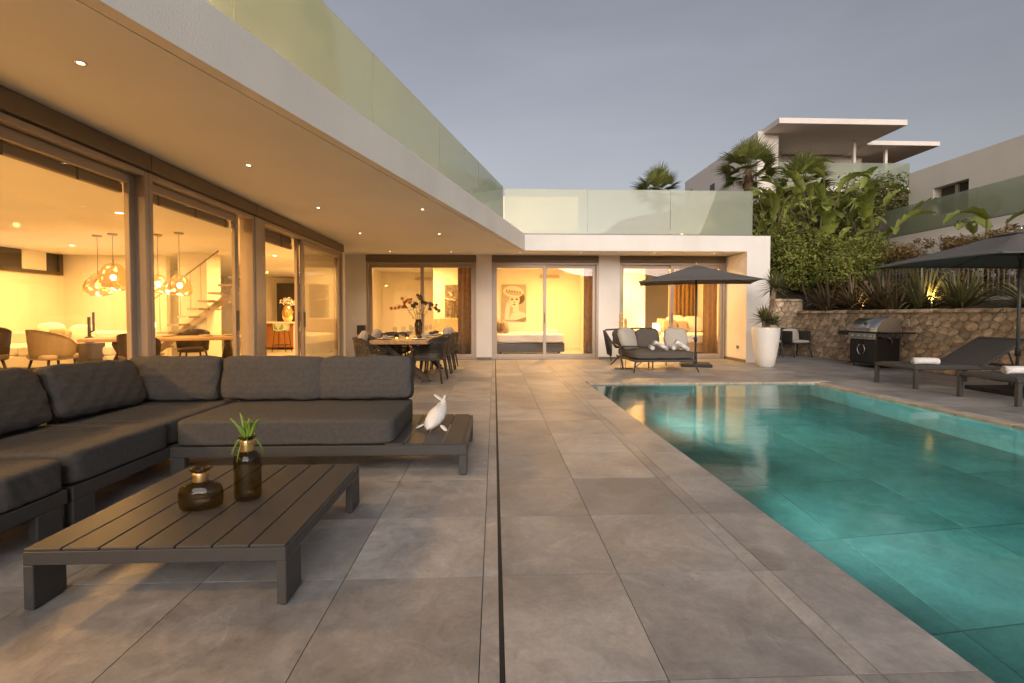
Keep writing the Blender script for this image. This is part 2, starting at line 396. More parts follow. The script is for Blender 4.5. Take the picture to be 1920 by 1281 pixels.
    def blade(s, base, d0, up, ln, w, droop=.3, n=6, fold=.25, shape='lance', twist=0.0):
        """one leaf: two strips with a folded midrib along a drooping arc"""
        p = Vector(base); d = Vector(d0).normalized(); up = Vector(up)
        rows = []
        for i in range(n+1):
            t = i/n
            if shape == 'lance': ww = w*(0.35+0.65*min(1, t*4))*(1-t**2.2)+.001
            elif shape == 'sword': ww = w*(1-t**3)*.98+.0015
            else: ww = w*max(.03, math.sin(PI*min(1, t*.93+.07))**.6)
            side = d.cross(up)
            if side.length < 1e-3: side = Vector((1, 0, 0))
            side.normalize(); nn = side.cross(d).normalized()
            if twist: 
                q = Matrix.Rotation(twist*t, 3, d); side = q @ side; nn = q @ nn
            rows.append((p - side*ww/2 + nn*ww*fold*.5, p.copy(), p + side*ww/2 + nn*ww*fold*.5))
            p = p + d*(ln/n)
            d = (d + Vector((0, 0, -1))*droop/n*(0.5+t)).normalized()
        vr = [[s.b.verts.new(q) for q in r_] for r_ in rows]
        for a, b in zip(vr, vr[1:]):
            for k in range(2):
                f = s.b.faces.new((a[k], a[k+1], b[k+1], b[k])); f.material_index = s.mi; f.smooth = True
        return s
    def mesh(s, name, mats):
        me = bpy.data.meshes.new(name)
        bmesh.ops.recalc_face_normals(s.b, faces=s.b.faces) if getattr(s, 'fixn', False) else None
        s.b.to_mesh(me); s.b.free()
        for m in (mats if isinstance(mats, (list, tuple)) else [mats]): me.materials.append(M[m] if isinstance(m, str) else m)
        return me
    def build(s, name, mats, parent=None, loc=None):
        return link(name, s.mesh(name, mats), parent, loc)

def box_obj(name, m, parent, x0, x1, y0, y1, z0, z1, bev=0.0):
    return MB().box(x0, x1, y0, y1, z0, z1, bev).build(name, m, parent)

def leaf_cloud(name, m, parent, n, pos_fn, size, seed=0, up_bias=.5, aspect=.5):
    """n leaf-sized folded faces; pos_fn(rnd) -> (position, outward)"""
    r = random.Random(seed); V = []; Fc = []
    for i in range(n):
        p, o = pos_fn(r)
        nrm = Vector((o[0]+r.gauss(0, .6), o[1]+r.gauss(0, .6), o[2]+r.gauss(0, .6)+up_bias)).normalized()
        t = nrm.orthogonal().normalized(); t = Matrix.Rotation(r.uniform(0, 6.28), 3, nrm) @ t
        b = nrm.cross(t); L_ = size*r.uniform(.45, 1.5); w = L_*aspect
        p = Vector(p); k = len(V)
        V += [p - t*L_*.5, p + b*w*.5 + nrm*w*.18 - t*L_*.05, p + t*L_*.5, p - b*w*.5 + nrm*w*.18 - t*L_*.05]
        Fc += [(k, k+1, k+2), (k, k+2, k+3)]
    me = bpy.data.meshes.new(name); me.from_pydata([tuple(v) for v in V], [], Fc)
    me.materials.append(M[m]); me.polygons.foreach_set('use_smooth', [False]*len(Fc))
    return link(name, me, parent)

def clumps(centres, rad, squash=.8):
    def fn(r):
        c, k = r.choice(centres)
        a = Vector((r.gauss(0, 1), r.gauss(0, 1), r.gauss(0, 1))).normalized()
        q = rad*k*(r.random()**.35)
        return (c[0]+a.x*q, c[1]+a.y*q, c[2]+a.z*q*squash), a
    return fn

def add_light(kind, name, parent, loc, energy, color=WARM, size=.1, spot=None, blend=.6, rot=None, shape='DISK'):
    d = bpy.data.lights.new(name, kind); d.energy = energy; d.color = color
    if kind == 'AREA': d.shape = shape; d.size = size
    else: d.shadow_soft_size = size
    if kind == 'SPOT': d.spot_size = R(spot); d.spot_blend = blend
    o = bpy.data.objects.new(name, d); COL.objects.link(o); o.parent = parent; o.location = loc
    if rot: o.rotation_euler = rot
    return o
# ------------------------------------------------------------------ ground, hills, terrace, pool
def S(o): o['kind'] = 'structure'; return o

def heightfield(name, m, x0, x1, y0, y1, nx, ny, fz):
    V = []; F = []
    for j in range(ny+1):
        for i in range(nx+1):
            x = x0+(x1-x0)*i/nx; y = y0+(y1-y0)*j/ny; V.append((x, y, fz(x, y)))
    for j in range(ny):
        for i in range(nx):
            a = j*(nx+1)+i; F.append((a, a+1, a+nx+2, a+nx+1))
    me = bpy.data.meshes.new(name); me.from_pydata(V, [], F); me.materials.append(M[m])
    for p in me.polygons: p.use_smooth = True
    return S(link(name, me))

S(MB().poly([(-900, -900, -4), (900, -900, -4), (900, 900, -4), (-900, 900, -4)]).build('ground', 'hill'))
# the hills across the valley, behind the camera: they show only as reflections in the doors
def ridge(x, y):
    t = (y+150)/-130
    return -4 + max(0, 1-abs(t-.5)*2)**1.2*(22+9*math.sin(x*.016+1)+5*math.sin(x*.041+2)+2.5*math.sin(x*.11))
heightfield('hills', 'hill', -420, 420, -280, -150, 90, 8, ridge)
def slope_z(x, y):
    return 1.22 + .21*max(0, min(x, 21)-9.05) + .34*max(0, min(y, 33)-13.3) + .05*math.sin(x*1.7)*math.sin(y*1.3) - (.6 if y < 4 else 0)
heightfield('hillside', 'soil', 8.98, 60, -10, 70, 70, 80, slope_z)
heightfield('hillside_terrain', 'soil', -60, 8.98, 20.2, 70, 60, 40, lambda x, y: 1.2+.30*(min(y, 33)-15)+.05*math.sin(x*1.1)*math.sin(y))

terrace = S(bpy.data.objects.new('terrace', None)); COL.objects.link(terrace)
G = MB()   # joint bed, 9 mm under the tile faces, left open over the pool
for (a, b, c, d) in [(-5.0, 1.55, -4, 12.5), (1.55, 8.98, 8.06, 16.5), (5.64, 8.98, -4, 8.06)]:
    G.box(a, b, c, d, -.30, -.009)
G.build('joint_bed', 'grout', terrace)
MB().box(.0185, .0315, -4, 9.5, -.0088, -.002).build('drain_slot', 'black', terrace)

rows = [1.434+.612*k for k in range(-8, 30)]
xl = [-4.1, -3.71, -3.10, -2.49, -1.88, -1.27, -.66, -.051, .0175]
xr = [.0325, .552, 1.162, 1.249, 1.583]
xf = [1.249+.610*k for k in range(0, 14)]
regs = [(xl, -3.345, .0175, -3.2, 12.16), (xl, -4.1, -3.345, 10.6, 12.16), (xr, .0325, 1.583, -3.2, 12.16),
        (xf, 1.583, 8.86, 8.06, 12.16), (xf, 5.64, 8.86, -3.2, 8.06), (xf, 6.71, 8.86, 12.16, 13.3)]
tl = []
for (xs, x0, x1, y0, y1) in regs:
    xs = sorted({min(max(x, x0), x1) for x in xs} | {x0, x1})
    ys = sorted({min(max(y, y0), y1) for y in rows} | {y0, y1})
    for a, b in zip(xs, xs[1:]):
        for c, d in zip(ys, ys[1:]):
            if b-a > .02 and d-c > .02: tl.append((a, b, c, d))
def tsize(t):
    cx, cy = (t[0]+t[1])/2, (t[2]+t[3])/2
    if cy < 1.0 or abs(cx/cy) > 1.2: return -cy
    return (t[1]-t[0])*(t[3]-t[2])/cy**3
tl.sort(key=tsize, reverse=True)
JG = .0018
cache = {}
rest = MB()
trng = random.Random(3)
for k, (a, b, c, d) in enumerate(tl):
    if k < 298:
        key = (round(b-a, 3), round(d-c, 3))
        if key not in cache:
            w, h = (b-a)/2-JG, (d-c)/2-JG
            mb = MB(); mb.box(-w, w, -h, h, -.02, 0); cache[key] = mb.mesh('tile', 'tile')
        o = link('tile', cache[key], terrace, ((a+b)/2, (c+d)/2, trng.uniform(-.0008, .0008)))
    else:
        rest.box(a+JG, b-JG, c+JG, d-JG, -.02, -.0003)
o = rest.build('tile_field', 'tile', terrace); o['kind'] = 'stuff'

PX0, PX1, PY0, PY1, PZ = 1.60, 5.46, -3.0, 7.84, -1.25
pool = S(bpy.data.objects.new('pool', None)); COL.objects.link(pool)
b = MB()
b.box(PX0-.2, PX1+.2, PY0-.2, PY1+.2, PZ-.3, PZ-.012)
b.box(PX0-.03, PX0, PY0, PY1, PZ-.012, -.028); b.box(PX1, PX1+.17, PY0-.2, PY1+.21, PZ-.012, -.05)
b.box(PX0, PX1, PY1, PY1+.21, PZ-.012, -.05); b.box(PX0, PX1, PY0-.2, PY0, PZ-.012, -.028)
b.build('basin', 'pool_tile', pool)
pt = {}
for i in range(4):
    for j in range(12):
        w = (PX1-PX0)/4; h = .904
        if 'p' not in pt:
            mb = MB(); mb.box(-w/2+.002, w/2-.002, -h/2+.002, h/2-.002, -.012, 0, .003); pt['p'] = mb.mesh('pool_floor_tile', 'pool_tile')
        link('pool_floor_tile', pt['p'], pool, (PX0+w*(i+.5), PY0+h*(j+.5), PZ+trng.uniform(-.002, .002)))
# coping: the far and the lounger side; the near-house side overflows level with the tiles
cp = MB(); cp.box(-.30, .30, -.095, .095, -.05, .004, .006); cpm = cp.mesh('coping_stone', 'coping')
for i in range(7):
    link('coping_stone', cpm, pool, (1.60+.302+.607*i, PY1+.105, 0)).scale = (1, 1, 1)
for j in range(18):
    o = link('coping_stone', cpm, pool, (PX1+.085, 7.42-.607*j, 0)); o.rotation_euler = (0, 0, PI/2)
# pool lamps set in the wall under the deck
M['pool_lens'] = emat('pool_lamp_lens', (.75, 1.0, .92), 6)
for yy, pw_ in ((.9, 15), (3.4, 23), (6.2, 40)):
    MB().lathe([(0, .022), (.09, .022), (.12, .014), (.125, 0)], 20, mtx=Matrix.Rotation(PI/2, 4, 'Y')).build('pool_lamp', 'pool_lens', pool, (PX0+.001, yy, -.50))
    add_light('AREA', 'pool_light', pool, (PX0+.04, yy, -.50), pw_, (.66, 1.0, .96), .40, rot=(0, R(-98), 0)).data.spread = R(125)
mw = bpy.data.materials.new('pool_water'); mw.use_nodes = True
N, L = mw.node_tree.nodes, mw.node_tree.links; N.clear()
out = N.new('ShaderNodeOutputMaterial'); fr = None
tr = N.new('ShaderNodeBsdfRefraction'); tr.inputs['IOR'].default_value = 1.33; tr.inputs['Roughness'].default_value = .03; tr.inputs[0].default_value = (.33, .70, .68, 1)
gl = N.new('ShaderNodeBsdfGlossy'); gl.inputs['Roughness'].default_value = .09
tc = N.new('ShaderNodeTexCoord'); mp = N.new('ShaderNodeMapping'); mp.inputs['Scale'].default_value = (1.2, 2.2, 1)
nz = N.new('ShaderNodeTexNoise'); nz.inputs['Scale'].default_value = 1.6; nz.inputs['Detail'].default_value = 3
bp = N.new('ShaderNodeBump'); bp.inputs['Strength'].default_value = .08; bp.inputs['Distance'].default_value = .035
L.new(tc.outputs['Object'], mp.inputs[0]); L.new(mp.outputs[0], nz.inputs[0]); L.new(nz.outputs[0], bp.inputs['Height'])
L.new(bp.outputs[0], gl.inputs['Normal']); fr = schlick(mw.node_tree, .02, bp.outputs[0])
ms = N.new('ShaderNodeMixShader'); L.new(fr, ms.inputs[0]); L.new(tr.outputs[0], ms.inputs[1]); L.new(gl.outputs[0], ms.inputs[2]); L.new(ms.outputs[0], out.inputs[0])
M['water'] = mw
S(MB().poly([(PX0, PY0, -.025), (PX1, PY0, -.025), (PX1, PY1, -.025), (PX0, PY1, -.025)]).build('pool_water', 'water'))

# ------------------------------------------------------------------ the villa
CZ = 2.715
villa = thing('villa', 'white flat roofed villa with lit sliding glass doors wrapping round the terrace', 'villa')
FL = [(-3.877, -4.0), (.73, 11.14), (6.70, 11.14), (6.70, 20.0)]
FI = [(-3.98, -4.0), (.656, 11.24), (6.60, 11.24), (6.60, 20.0)]
FI2 = [(-4.02, -4.0), (.628, 11.28), (6.56, 11.28), (6.56, 20.0)]
fb = MB()
for k in range(3):
    fb.prism([FL[k], FL[k+1], FI[k+1], FI[k]], 2.70, 3.08)
bmesh.ops.remove_doubles(fb.b, verts=fb.b.verts, dist=.0005)
fb.build('fascia', 'plaster', villa)
MB().prism(FI2 + [(-14, 20), (-14, -4.0)], CZ, 3.055).build('roof_slab', 'soffit', villa)
MB().prism(FI + [(-14, 20), (-14, -4.0)], 3.056, 3.07).build('roof_deck', 'far_wall', villa)
box_obj('end_wall', 'plaster', villa, 6.13, 6.70, 11.14, 12.5, 0, 2.70)
box_obj('end_wall', 'plaster', villa, 6.60, 6.70, 12.5, 20.0, 0, 2.70)
box_obj('skirting', 'bronze_dark', villa, 6.118, 6.13, 11.15, 12.18, 0, .07)
for (a, b) in [(-4.1, -3.30), (-.47, -.07), (2.73, 3.29)]:
    box_obj('wall', 'plaster', villa, a, b, 12.16, 12.50, 0, CZ)
    box_obj('skirting', 'bronze_dark', villa, a+.002, b-.002, 12.15, 12.16, 0, .06)
box_obj('wall', 'plaster', villa, -4.22, -4.1, 10.62, 12.50, 0, CZ)
box_obj('wall', 'plaster', villa, -4.22, -3.345, 10.50, 10.62, 0, CZ)
# rooms behind the glass
LX = -11.2
for n, x0, x1, y0, y1 in [('room_floor', LX, -3.36, -4, 10.5), ('room_floor', LX, -4.22, 10.5, 20), ('room_floor', -4.1, 6.60, 12.5, 17.3)]:
    box_obj(n, 'room_floor', villa, x0, x1, y0, y1, -.2, .004)
box_obj('room_wall', 'room_wall', villa, LX-.15, LX, -4, 20, 0, CZ)
box_obj('room_wall', 'room_wall', villa, LX, -3.36, -4.15, -4, 0, CZ)
box_obj('room_wall', 'room_wall', villa, LX, -4.22, 19.85, 20, 0, CZ)
box_obj('room_wall', 'room_wall', villa, -4.22, -4.1, 12.5, 19.85, 0, CZ)
box_obj('room_wall', 'room_wall', villa, LX, -8.6, 12.6, 12.75, 0, CZ)
box_obj('room_wall', 'room_wall', villa, -4.1, 6.60, 17.3, 17.45, 0, CZ)
box_obj('room_wall', 'room_wall', villa, -.33, -.21, 12.5, 17.3, 0, CZ)
box_obj('room_wall', 'room_wall', villa, 2.95, 3.07, 12.5, 17.3, 0, CZ)
# upper storey, set back behind the roof balustrade
box_obj('upper_wall', 'plaster', villa, -13.5, -3.6, 1.0, 11.4, 3.072, 6.9)
box_obj('roof_parapet', 'plaster', villa, .25, 2.45, 13.6, 16.5, 3.072, 4.6)

def frame_rect(mb, x0, x1, z0, z1, y0, y1, w, bot=None):
    bot = bot or w
    mb.box(x0, x0+w, y0, y1, z0, z1, .004); mb.box(x1-w, x1, y0, y1, z0, z1, .004)
    mb.box(x0+w, x1-w, y0+.002, y1-.002, z1-w, z1, .004); mb.box(x0+w, x1-w, y0+.002, y1-.002, z0, z0+bot, .004)

def sliding_door(loc, rz, x0, x1, leaves, z1=2.53, boxh=.18, frame=.05):
    """leaves: (x0, x1, track) ; local -y is outside"""
    e = bpy.data.objects.new('sliding_door', None); COL.objects.link(e); e.parent = villa
    e.location = loc; e.rotation_euler = (0, 0, rz)
    mb = MB(); frame_rect(mb, x0+.003, x1-.003, .001, z1, -.02, .16, frame, .03)
    mb.build('door_frame', 'bronze', e)
    mb = MB(); mb.box(x0+.003, x1-.003, -.05, .16, z1+.012, CZ-.004, .004)
    mb.box(x0+.003, x1-.003, .0, .15, z1+.001, z1+.012)
    mb.build('shutter_box', 'bronze_dark', e)
    for (a, b, t) in leaves:
        y = .015+.062*t
        mb = MB(); frame_rect(mb, a, b, .035, z1-frame-.004, y, y+.05, .085, .10)
        mb.build('leaf_frame', 'bronze', e)
        MB().box(a+.08, b-.08, y+.016, y+.030, .13, z1-frame-.085).build('pane', 'pane', e)
        hx = b-.045 if (a+b)/2 < (x0+x1)/2 else a+.045
        MB().box(hx-.012, hx+.012, y-.022, y-.001, .95, 1.22, .005).build('handle', 'bronze_dark', e)
    return e
DY = 12.19
sliding_door((0, DY, 0), 0, -3.30, -.47, [(-3.25, -1.84, 1), (-1.91, -.52, 0)])
sliding_door((0, DY, 0), 0, -.07, 2.73, [(-.02, 1.36, 0), (1.28, 2.68, 1)])
sliding_door((0, DY, 0), 0, 3.29, 6.112, [(3.34, 4.74, 1), (4.66, 6.06, 0)])
FX = -3.355
sliding_door((FX-.02, 0, 0), PI/2, -3.5, 4.70, [(-3.45, .6, 0), (.52, 4.66, 1)], 2.545, .165)
sliding_door((FX-.02, 0, 0), PI/2, 4.70, 6.70, [(4.74, 6.46, 1)], 2.545, .165)
box_obj('door_jamb', 'bronze', villa, FX-.18, FX+.012, 6.703, 6.95, .002, 2.545, .006)
sliding_door((FX-.02, 0, 0), PI/2, 6.953, 10.497, [(8.33, 10.42, 1), (8.42, 10.44, 0)], 2.545, .165)
box_obj('shutter_box', 'bronze_dark', villa, FX-.18, FX+.032, 6.703, 6.95, 2.557, CZ-.004, .004)
box_obj('wall', 'plaster', villa, FX-.3, FX+.02, -4.0, -3.503, 0, CZ)

# roof balustrades
def balustrade(label, p0, p1, joints, z0, z1, group=None, cap=True, name='glass_balustrade'):
    p0, p1 = Vector((*p0, 0)), Vector((*p1, 0)); d = (p1-p0); ln = d.length; d.normalize()
    t = thing(name, label, 'glass balustrade', (p0.x, p0.y, z0), math.atan2(d.y, d.x), group)
    js = [0] + joints + [ln]
    for a, b in zip(js, js[1:]):
        MB().box(a+.004, b-.004, -.009, .009, 0, z1-z0, .002).build('glass_panel', 'balustrade', t)
    MB().box(0, ln, -.03, .03, -.03, .022, .004).build('base_channel', 'fence_metal', t)
    return t
k = 1.9*math.sqrt(1+.289**2)
bx = lambda Y: .227+.289*(Y-11.226)
balustrade('long green glass balustrade above the deep overhang of the villa roof', (bx(-2.05), -2.05), (bx(11.15), 11.15), [k*i for i in range(1, 7)], 3.105, 4.2)
balustrade('three panel green glass balustrade on the roof of the bedroom wing', (.24, 11.30), (6.34, 11.30), [2.02, 4.05], 3.105, 4.2)
balustrade('high glass balustrade round the top of the upper storey', (-3.72, 1.2), (-3.72, 11.3), [2.5*i for i in range(1, 4)], 6.93, 7.95)

for k, (y, lb) in enumerate([(2.6, 'warm wall lamp on the upper storey behind the long balustrade, nearest the camera'), (5.6, 'warm wall lamp in the middle of the upper storey wall'), (8.4, 'warm wall lamp at the far part of the upper storey wall')]):
    t = thing('wall_lamp', lb, 'wall lamp', (-3.6, y, 4.55), 0, 'wall lamps on the upper storey')
    MB().box(.002, .03, -.06, .06, -.14, .14, .006).build('back_plate', 'bronze', t)
    MB().lathe([(0, -.13), (.05, -.13), (.05, .13), (0, .13)], 16, (.085, 0, 0)).build('lamp_shade', 'lamp_soft', t)
    add_light('POINT', 'wall_light', t, (.30, 0, 0), 55, (1, .70, .34), .08)

# ------------------------------------------------------------------ neighbouring houses
uh = thing('hillside_house', 'white two storey house on the hill with wide flat roof overhangs', 'house', (16.2, 28.4, 8.55))
b = MB(); b.box(0, 1.3, 0, 11, -2, 3.9); b.build('wall', 'far_wall', uh)
b = MB(); b.box(1.3, 9.5, 3.6, 11, -2, 3.68); b.build('wall', 'far_wall', uh)
for yy in (3.2, 5.6, 8.2): MB().box(-.03, .05, yy, yy+.7, 2.0-.25*yy*.3, 2.75-.25*yy*.3).build('window', 'cabinet', uh)
MB().box(.35, 8.05, -1.6, 6, 3.76, 4.08, .01).build('roof', 'far_wall', uh)
MB().box(8.08, 13.0, 1.4, 7, 3.70, 3.98, .01).build('roof', 'far_wall', uh)
w = MB(); frame_rect(w, 1.45, 3.15, .9, 3.5, 3.45, 3.62, .12); w = w.build('window', 'bronze', uh)
MB().box(1.57, 3.03, 3.5, 3.53, 1.02, 3.38).build('pane', 'balustrade', w)
MB().box(1.57, 3.03, 3.46, 3.495, 2.9, 3.38).build('roller_blind', 'cabinet', w)
for (xx, yy, z1) in [(3.35, 3.2, 3.75), (6.8, .9, 3.75), (10.0, 2.2, 3.70)]:
    MB().box(xx-.08, xx+.08, yy-.08, yy+.08, .35, z1).build('column', 'far_wall', uh)
MB().box(3.6, 9.6, -.6, 3.6, -.1, .42, .01).build('balcony_slab', 'far_wall', uh)
g = MB(); g.box(1.0, 9.2, -.50, -.47, .42, 1.9); g.box(9.2, 9.23, -.5, 3.4, .42, 1.9); g.build('balcony_glass', 'balustrade', uh)
MB().lathe([(0, 0), (.18, 0), (.18, .25), (.24, .28), (0, .32)], 12, (1.0, .8, 3.9)).build('vent_pipe', 'steel', uh)

rh = thing('terraced_house', 'plain white house wall above a long green glass balustrade behind the hedge', 'house', (14.35, 15.75, 0))
b = MB(); b.box(0, .35, -16, -2.05, 2.5, 6.05); b.box(0, .35, -.9, 0, 2.5, 6.05); b.box(0, .35, -2.05, -.9, 5.3, 6.05); b.box(0, .35, -2.05, -.9, 2.5, 4.4)
b.box(.36, 8, -16, 0, 2.5, 6.03); b.build('wall', 'far_wall', rh)
w = MB(); w.box(.24, .35, -2.0, -.95, 4.42, 5.28); w = w.build('window', 'cabinet', rh)
w2 = MB(); w2.box(.18, .238, -1.55, -1.45, 4.43, 5.27); w2.build('window_bar', 'bronze', w)
MB().box(-.45, 0, -16, .6, 2.2, 3.86, .01).build('terrace_edge', 'far_wall', rh)
MB().box(-.62, -.45, -16, .6, 2.0, 3.52, .01).build('retaining_wall', 'far_wall', rh)
balustrade('long green glass balustrade in front of the neighbouring white house wall', (13.99, -.2), (13.99, 16.3), [1.7+2.9*i for i in range(0, 5)], 3.89, 4.86)

# ------------------------------------------------------------------ rubble wall: every stone its own piece
def clip(poly, p, n):
    o = []
    for i in range(len(poly)):
        a, b = poly[i], poly[(i+1) % len(poly)]
        da = (a[0]-p[0])*n[0]+(a[1]-p[1])*n[1]; db = (b[0]-p[0])*n[0]+(b[1]-p[1])*n[1]
        if da <= 0: o.append(a)
        if (da < 0 < db) or (db < 0 < da):
            t = da/(da-db); o.append((a[0]+(b[0]-a[0])*t, a[1]+(b[1]-a[1])*t))
    return o
def voronoi(w, h, cx, cz, seed):
    r = random.Random(seed); pts = []
    nx, nz = max(1, round(w/cx)), max(1, round(h/cz))
    for j in range(nz):
        for i in range(nx):
            pts.append(((i+.5+(.25 if j % 2 else -.25)+r.uniform(-.42, .42))*w/nx, (j+.5+r.uniform(-.34, .34))*h/nz))
    cells = []
    ar = cx/cz*.8
    for i, p in enumerate(pts):
        poly = [(0, 0), (w, 0), (w, h), (0, h)]
        near = sorted(range(len(pts)), key=lambda q: ((pts[q][0]-p[0])/ar)**2+(pts[q][1]-p[1])**2)[1:16]
        for q in near:
            o = pts[q]; dx, dz = (o[0]-p[0])/ar**2, o[1]-p[1]
            poly = clip(poly, ((o[0]+p[0])/2, (o[1]+p[1])/2), (dx, dz))
            if len(poly) < 3: break
        if len(poly) >= 3: cells.append(poly)
    return cells
def stone_mesh(poly, r, depth):
    cx = sum(p[0] for p in poly)/len(poly); cz = sum(p[1] for p in poly)/len(poly)
    q = []
    m = len(poly)
    for i in range(m):
        a, b = poly[i], poly[(i+1) % m]
        q.append((a[0]*.80+b[0]*.20, a[1]*.80+b[1]*.20)); q.append((a[0]*.25+b[0]*.75, a[1]*.25+b[1]*.75))
    gap = .006
    def ring(k, y, jit):
        o = []
        for (x, z) in q:
            dx, dz = x-cx, z-cz; ln = math.hypot(dx, dz)+1e-6; s = max(.1, (ln-gap)/ln)*k
            o.append((dx*s+r.uniform(-jit, jit), y+r.uniform(-jit, jit), dz*s+r.uniform(-jit, jit)))
        return o
    bm = bmesh.new()
    rs = [ring(1, .03, 0), ring(.99, -depth*.7, .005), ring(.93, -depth, .006)]
    vr = [[bm.verts.new(v) for v in o] for o in rs]
    c = bm.verts.new((r.uniform(-.02, .02), -depth*r.uniform(.9, 1.15), r.uniform(-.02, .02)))
    n = len(q)
    for a, b in zip(vr, vr[1:]):
        for k in range(n): bm.faces.new((a[k], a[(k+1) % n], b[(k+1) % n], b[k]))
    for k in range(n): bm.faces.new((vr[-1][k], vr[-1][(k+1) % n], c))
    bmesh.ops.recalc_face_normals(bm, faces=bm.faces)
    me = bpy.data.meshes.new('stone'); bm.to_mesh(bm and me); bm.free(); me.materials.append(M['stone'])
    return me, cx, cz
def stone_wall(name, label, loc, rz, w, h, th, seed, cx=.205, cz=.150):
    t = thing(name, label, 'stone wall', loc, rz)
    box_obj('wall_core', 'mortar', t, .0, w, 0, th, -.05, h-.03)
    r = random.Random(seed)
    cells = voronoi(w, h-.085, cx, cz, seed)
    cells.sort(key=lambda q: sum(p[0] for p in q)/len(q))
    far = bmesh.new()
    for k_, poly in enumerate(cells):
        me, x, z = stone_mesh(poly, r, r.uniform(.008, .026))
        if k_ < 285: link('stone', me, t, (x, -.004, z))
        else:
            me.transform(Matrix.Translation((x, -.004, z))); far.from_mesh(me)
    if len(far.verts):
        me = bpy.data.meshes.new('stone_field'); far.to_mesh(me); me.materials.append(M['stone']); link('stone_field', me, t)['kind'] = 'stuff'
    far.free()
    x = 0
    while x < w-.12:           # flat capping stones
        ln = min(r.uniform(.38, .62), w-x)
        me = MB().box(-ln/2+.005, ln/2-.005, -.05+r.uniform(-.01, .01), th+.01, 0, .075+r.uniform(-.006, .008), .012).mesh('capping_stone', 'stone')
        link('capping_stone', me, t, (x+ln/2, 0, h-.085)); x += ln
    return t
# long garden wall runs along X=8.86 facing the pool (local x runs towards -Y)
stone_wall('stone_wall', 'long low rubble stone wall holding the planted bank behind the barbecue', (8.86, 13.32, 0), -PI/2, 8.4, 1.29, .3, 11)
stone_wall('stone_wall', 'short taller rubble wall closing the corner behind the white planter', (6.73, 13.34, 0), 0, 2.28, 1.64, .3, 5)
# ------------------------------------------------------------------ downlights in the soffit
def downlight(x, y, label, group, power=20, z=CZ):
    t = thing('ceiling_light', label, 'ceiling light', (x, y, z), 0, group)
    MB().lathe([(.020, -.001), (.033, -.005), (.036, -.001), (.036, .002)], 20).build('trim_ring', 'steel', t)
    MB().lathe([(0, -.0015), (.019, -.0015)], 16).build('lens', 'lamp_on', t)
    if power: add_light('SPOT', 'downlight', t, (0, 0, -.03), power, (1.0, .66, .34), .03, 110, .8)
    return t
g = 'recessed downlights in the villa overhang'
rowA = ['large recessed downlight in the soffit nearest the camera, above the sofa', 'second recessed downlight along the window row, above the shutter boxes',
        'third recessed downlight along the window row, above the open door', 'fourth recessed downlight along the window row, near the white corner', 'small recessed downlight over the left half of the dining room door']
for (y, lb) in zip((3.02, 4.99, 6.91, 9.01, 11.55), rowA): downlight(-2.55, y, lb, g)
for (y, lb) in zip((6.95, 9.04, 11.55), ['recessed downlight nearest the fascia in the outer soffit row', 'recessed downlight midway along the outer soffit row', 'small recessed downlight over the dining table end of the wing']): downlight(-1.055, y, lb, g)
for (x, lb) in zip((.63, 2.15, 4.0, 5.52), ['small downlight above the left leaf of the middle door', 'small downlight above the right leaf of the middle door', 'small downlight above the grey parasol', 'small downlight in the corner by the white end wall']): downlight(x, 11.56, lb, g)

# ------------------------------------------------------------------ corner sofa
def sofa_module(label, loc, rz, w, d, h, seat, slats=None, legs=None, cush=()):
    """frame in local x 0..w, y 0..d; front at y=0"""
    t = thing('sofa_module', label, 'outdoor sofa', loc, rz, 'modules of the charcoal corner sofa')
    f = MB(); e = .05
    f.box(0, w, 0, e, h-.075, h, .004); f.box(0, w, d-e, d, h-.075, h, .004)
    f.box(0, e, e, d-e, h-.075, h, .004); f.box(w-e, w, e, d-e, h-.075, h, .004)
    n = 6
    for i in range(n): f.box(e, w-e-(slats or 0), e+(d-2*e)*(i+.2)/n, e+(d-2*e)*(i+.8)/n, h-.03, h-.012)
    f.build('frame', 'charcoal', t)
    for (x, y, wx, wy) in legs or [(0, 0, .10, .05), (w-.10, 0, .10, .05), (0, d-.05, .10, .05), (w-.10, d-.05, .10, .05)]:
        l = MB(); l.box(x, x+wx, y, y+wy, .006, h-.076, .004); l = l.build('leg', 'charcoal', t)
        MB().box(x+.015, x+wx-.015, y+.012, y+wy-.012, 0, .0055).build('foot_pad', 'black', l)
    for (a, b, c, dd, sd, hh) in cush:
        m = MB(); m.cushion((a+b)/2, (c+dd)/2, h+hh/2+.002, b-a, dd-c, hh, .06, 18, 17, sd, .0014); m.build('seat_cushion', 'fabric', t)
    return t
t = sofa_module('wide charcoal sofa platform with a slatted table end carrying the white fish', (-2.29, 3.355, 0), 0, 2.09, 1.0, .225, None, .58,
                [(0, 0, .10, .05), (2.03, 0, .06, .10), (0, .95, .10, .05), (2.03, .90, .06, .10), (.77, .5, .03, .03)], [(.015, 1.56, .005, .90, 3, .185)])
for i in range(4):
    x = 1.50+.1395*i
    MB().box(x+.004, x+.1355, .002, .998, .2255, .2365, .003).build('slat', 'charcoal', t)
sofa_module('charcoal corner sofa module along the windows, under the two tilted back cushions', (-2.29, 2.60, 0), PI/2, 1.76, .92, .225, None, None,
            [(0, 0, .14, .05), (1.58, 0, .14, .05), (0, .87, .14, .05), (1.58, .87, .14, .05)], [(.005, .775, .0, .90, 8, .185), (.79, 1.735, .02, .90, 9, .180)])
sofa_module('charcoal sofa module cut by the lower left edge of the photo', (-2.29, .80, 0), PI/2, 1.77, .92, .225, None, None,
            [(0, 0, .14, .05), (1.60, 0, .14, .05), (0, .87, .14, .05), (1.60, .87, .14, .05)], [(.30, 1.42, .0, .90, 4, .180), (1.435, 1.76, .0, .90, 6, .170)])
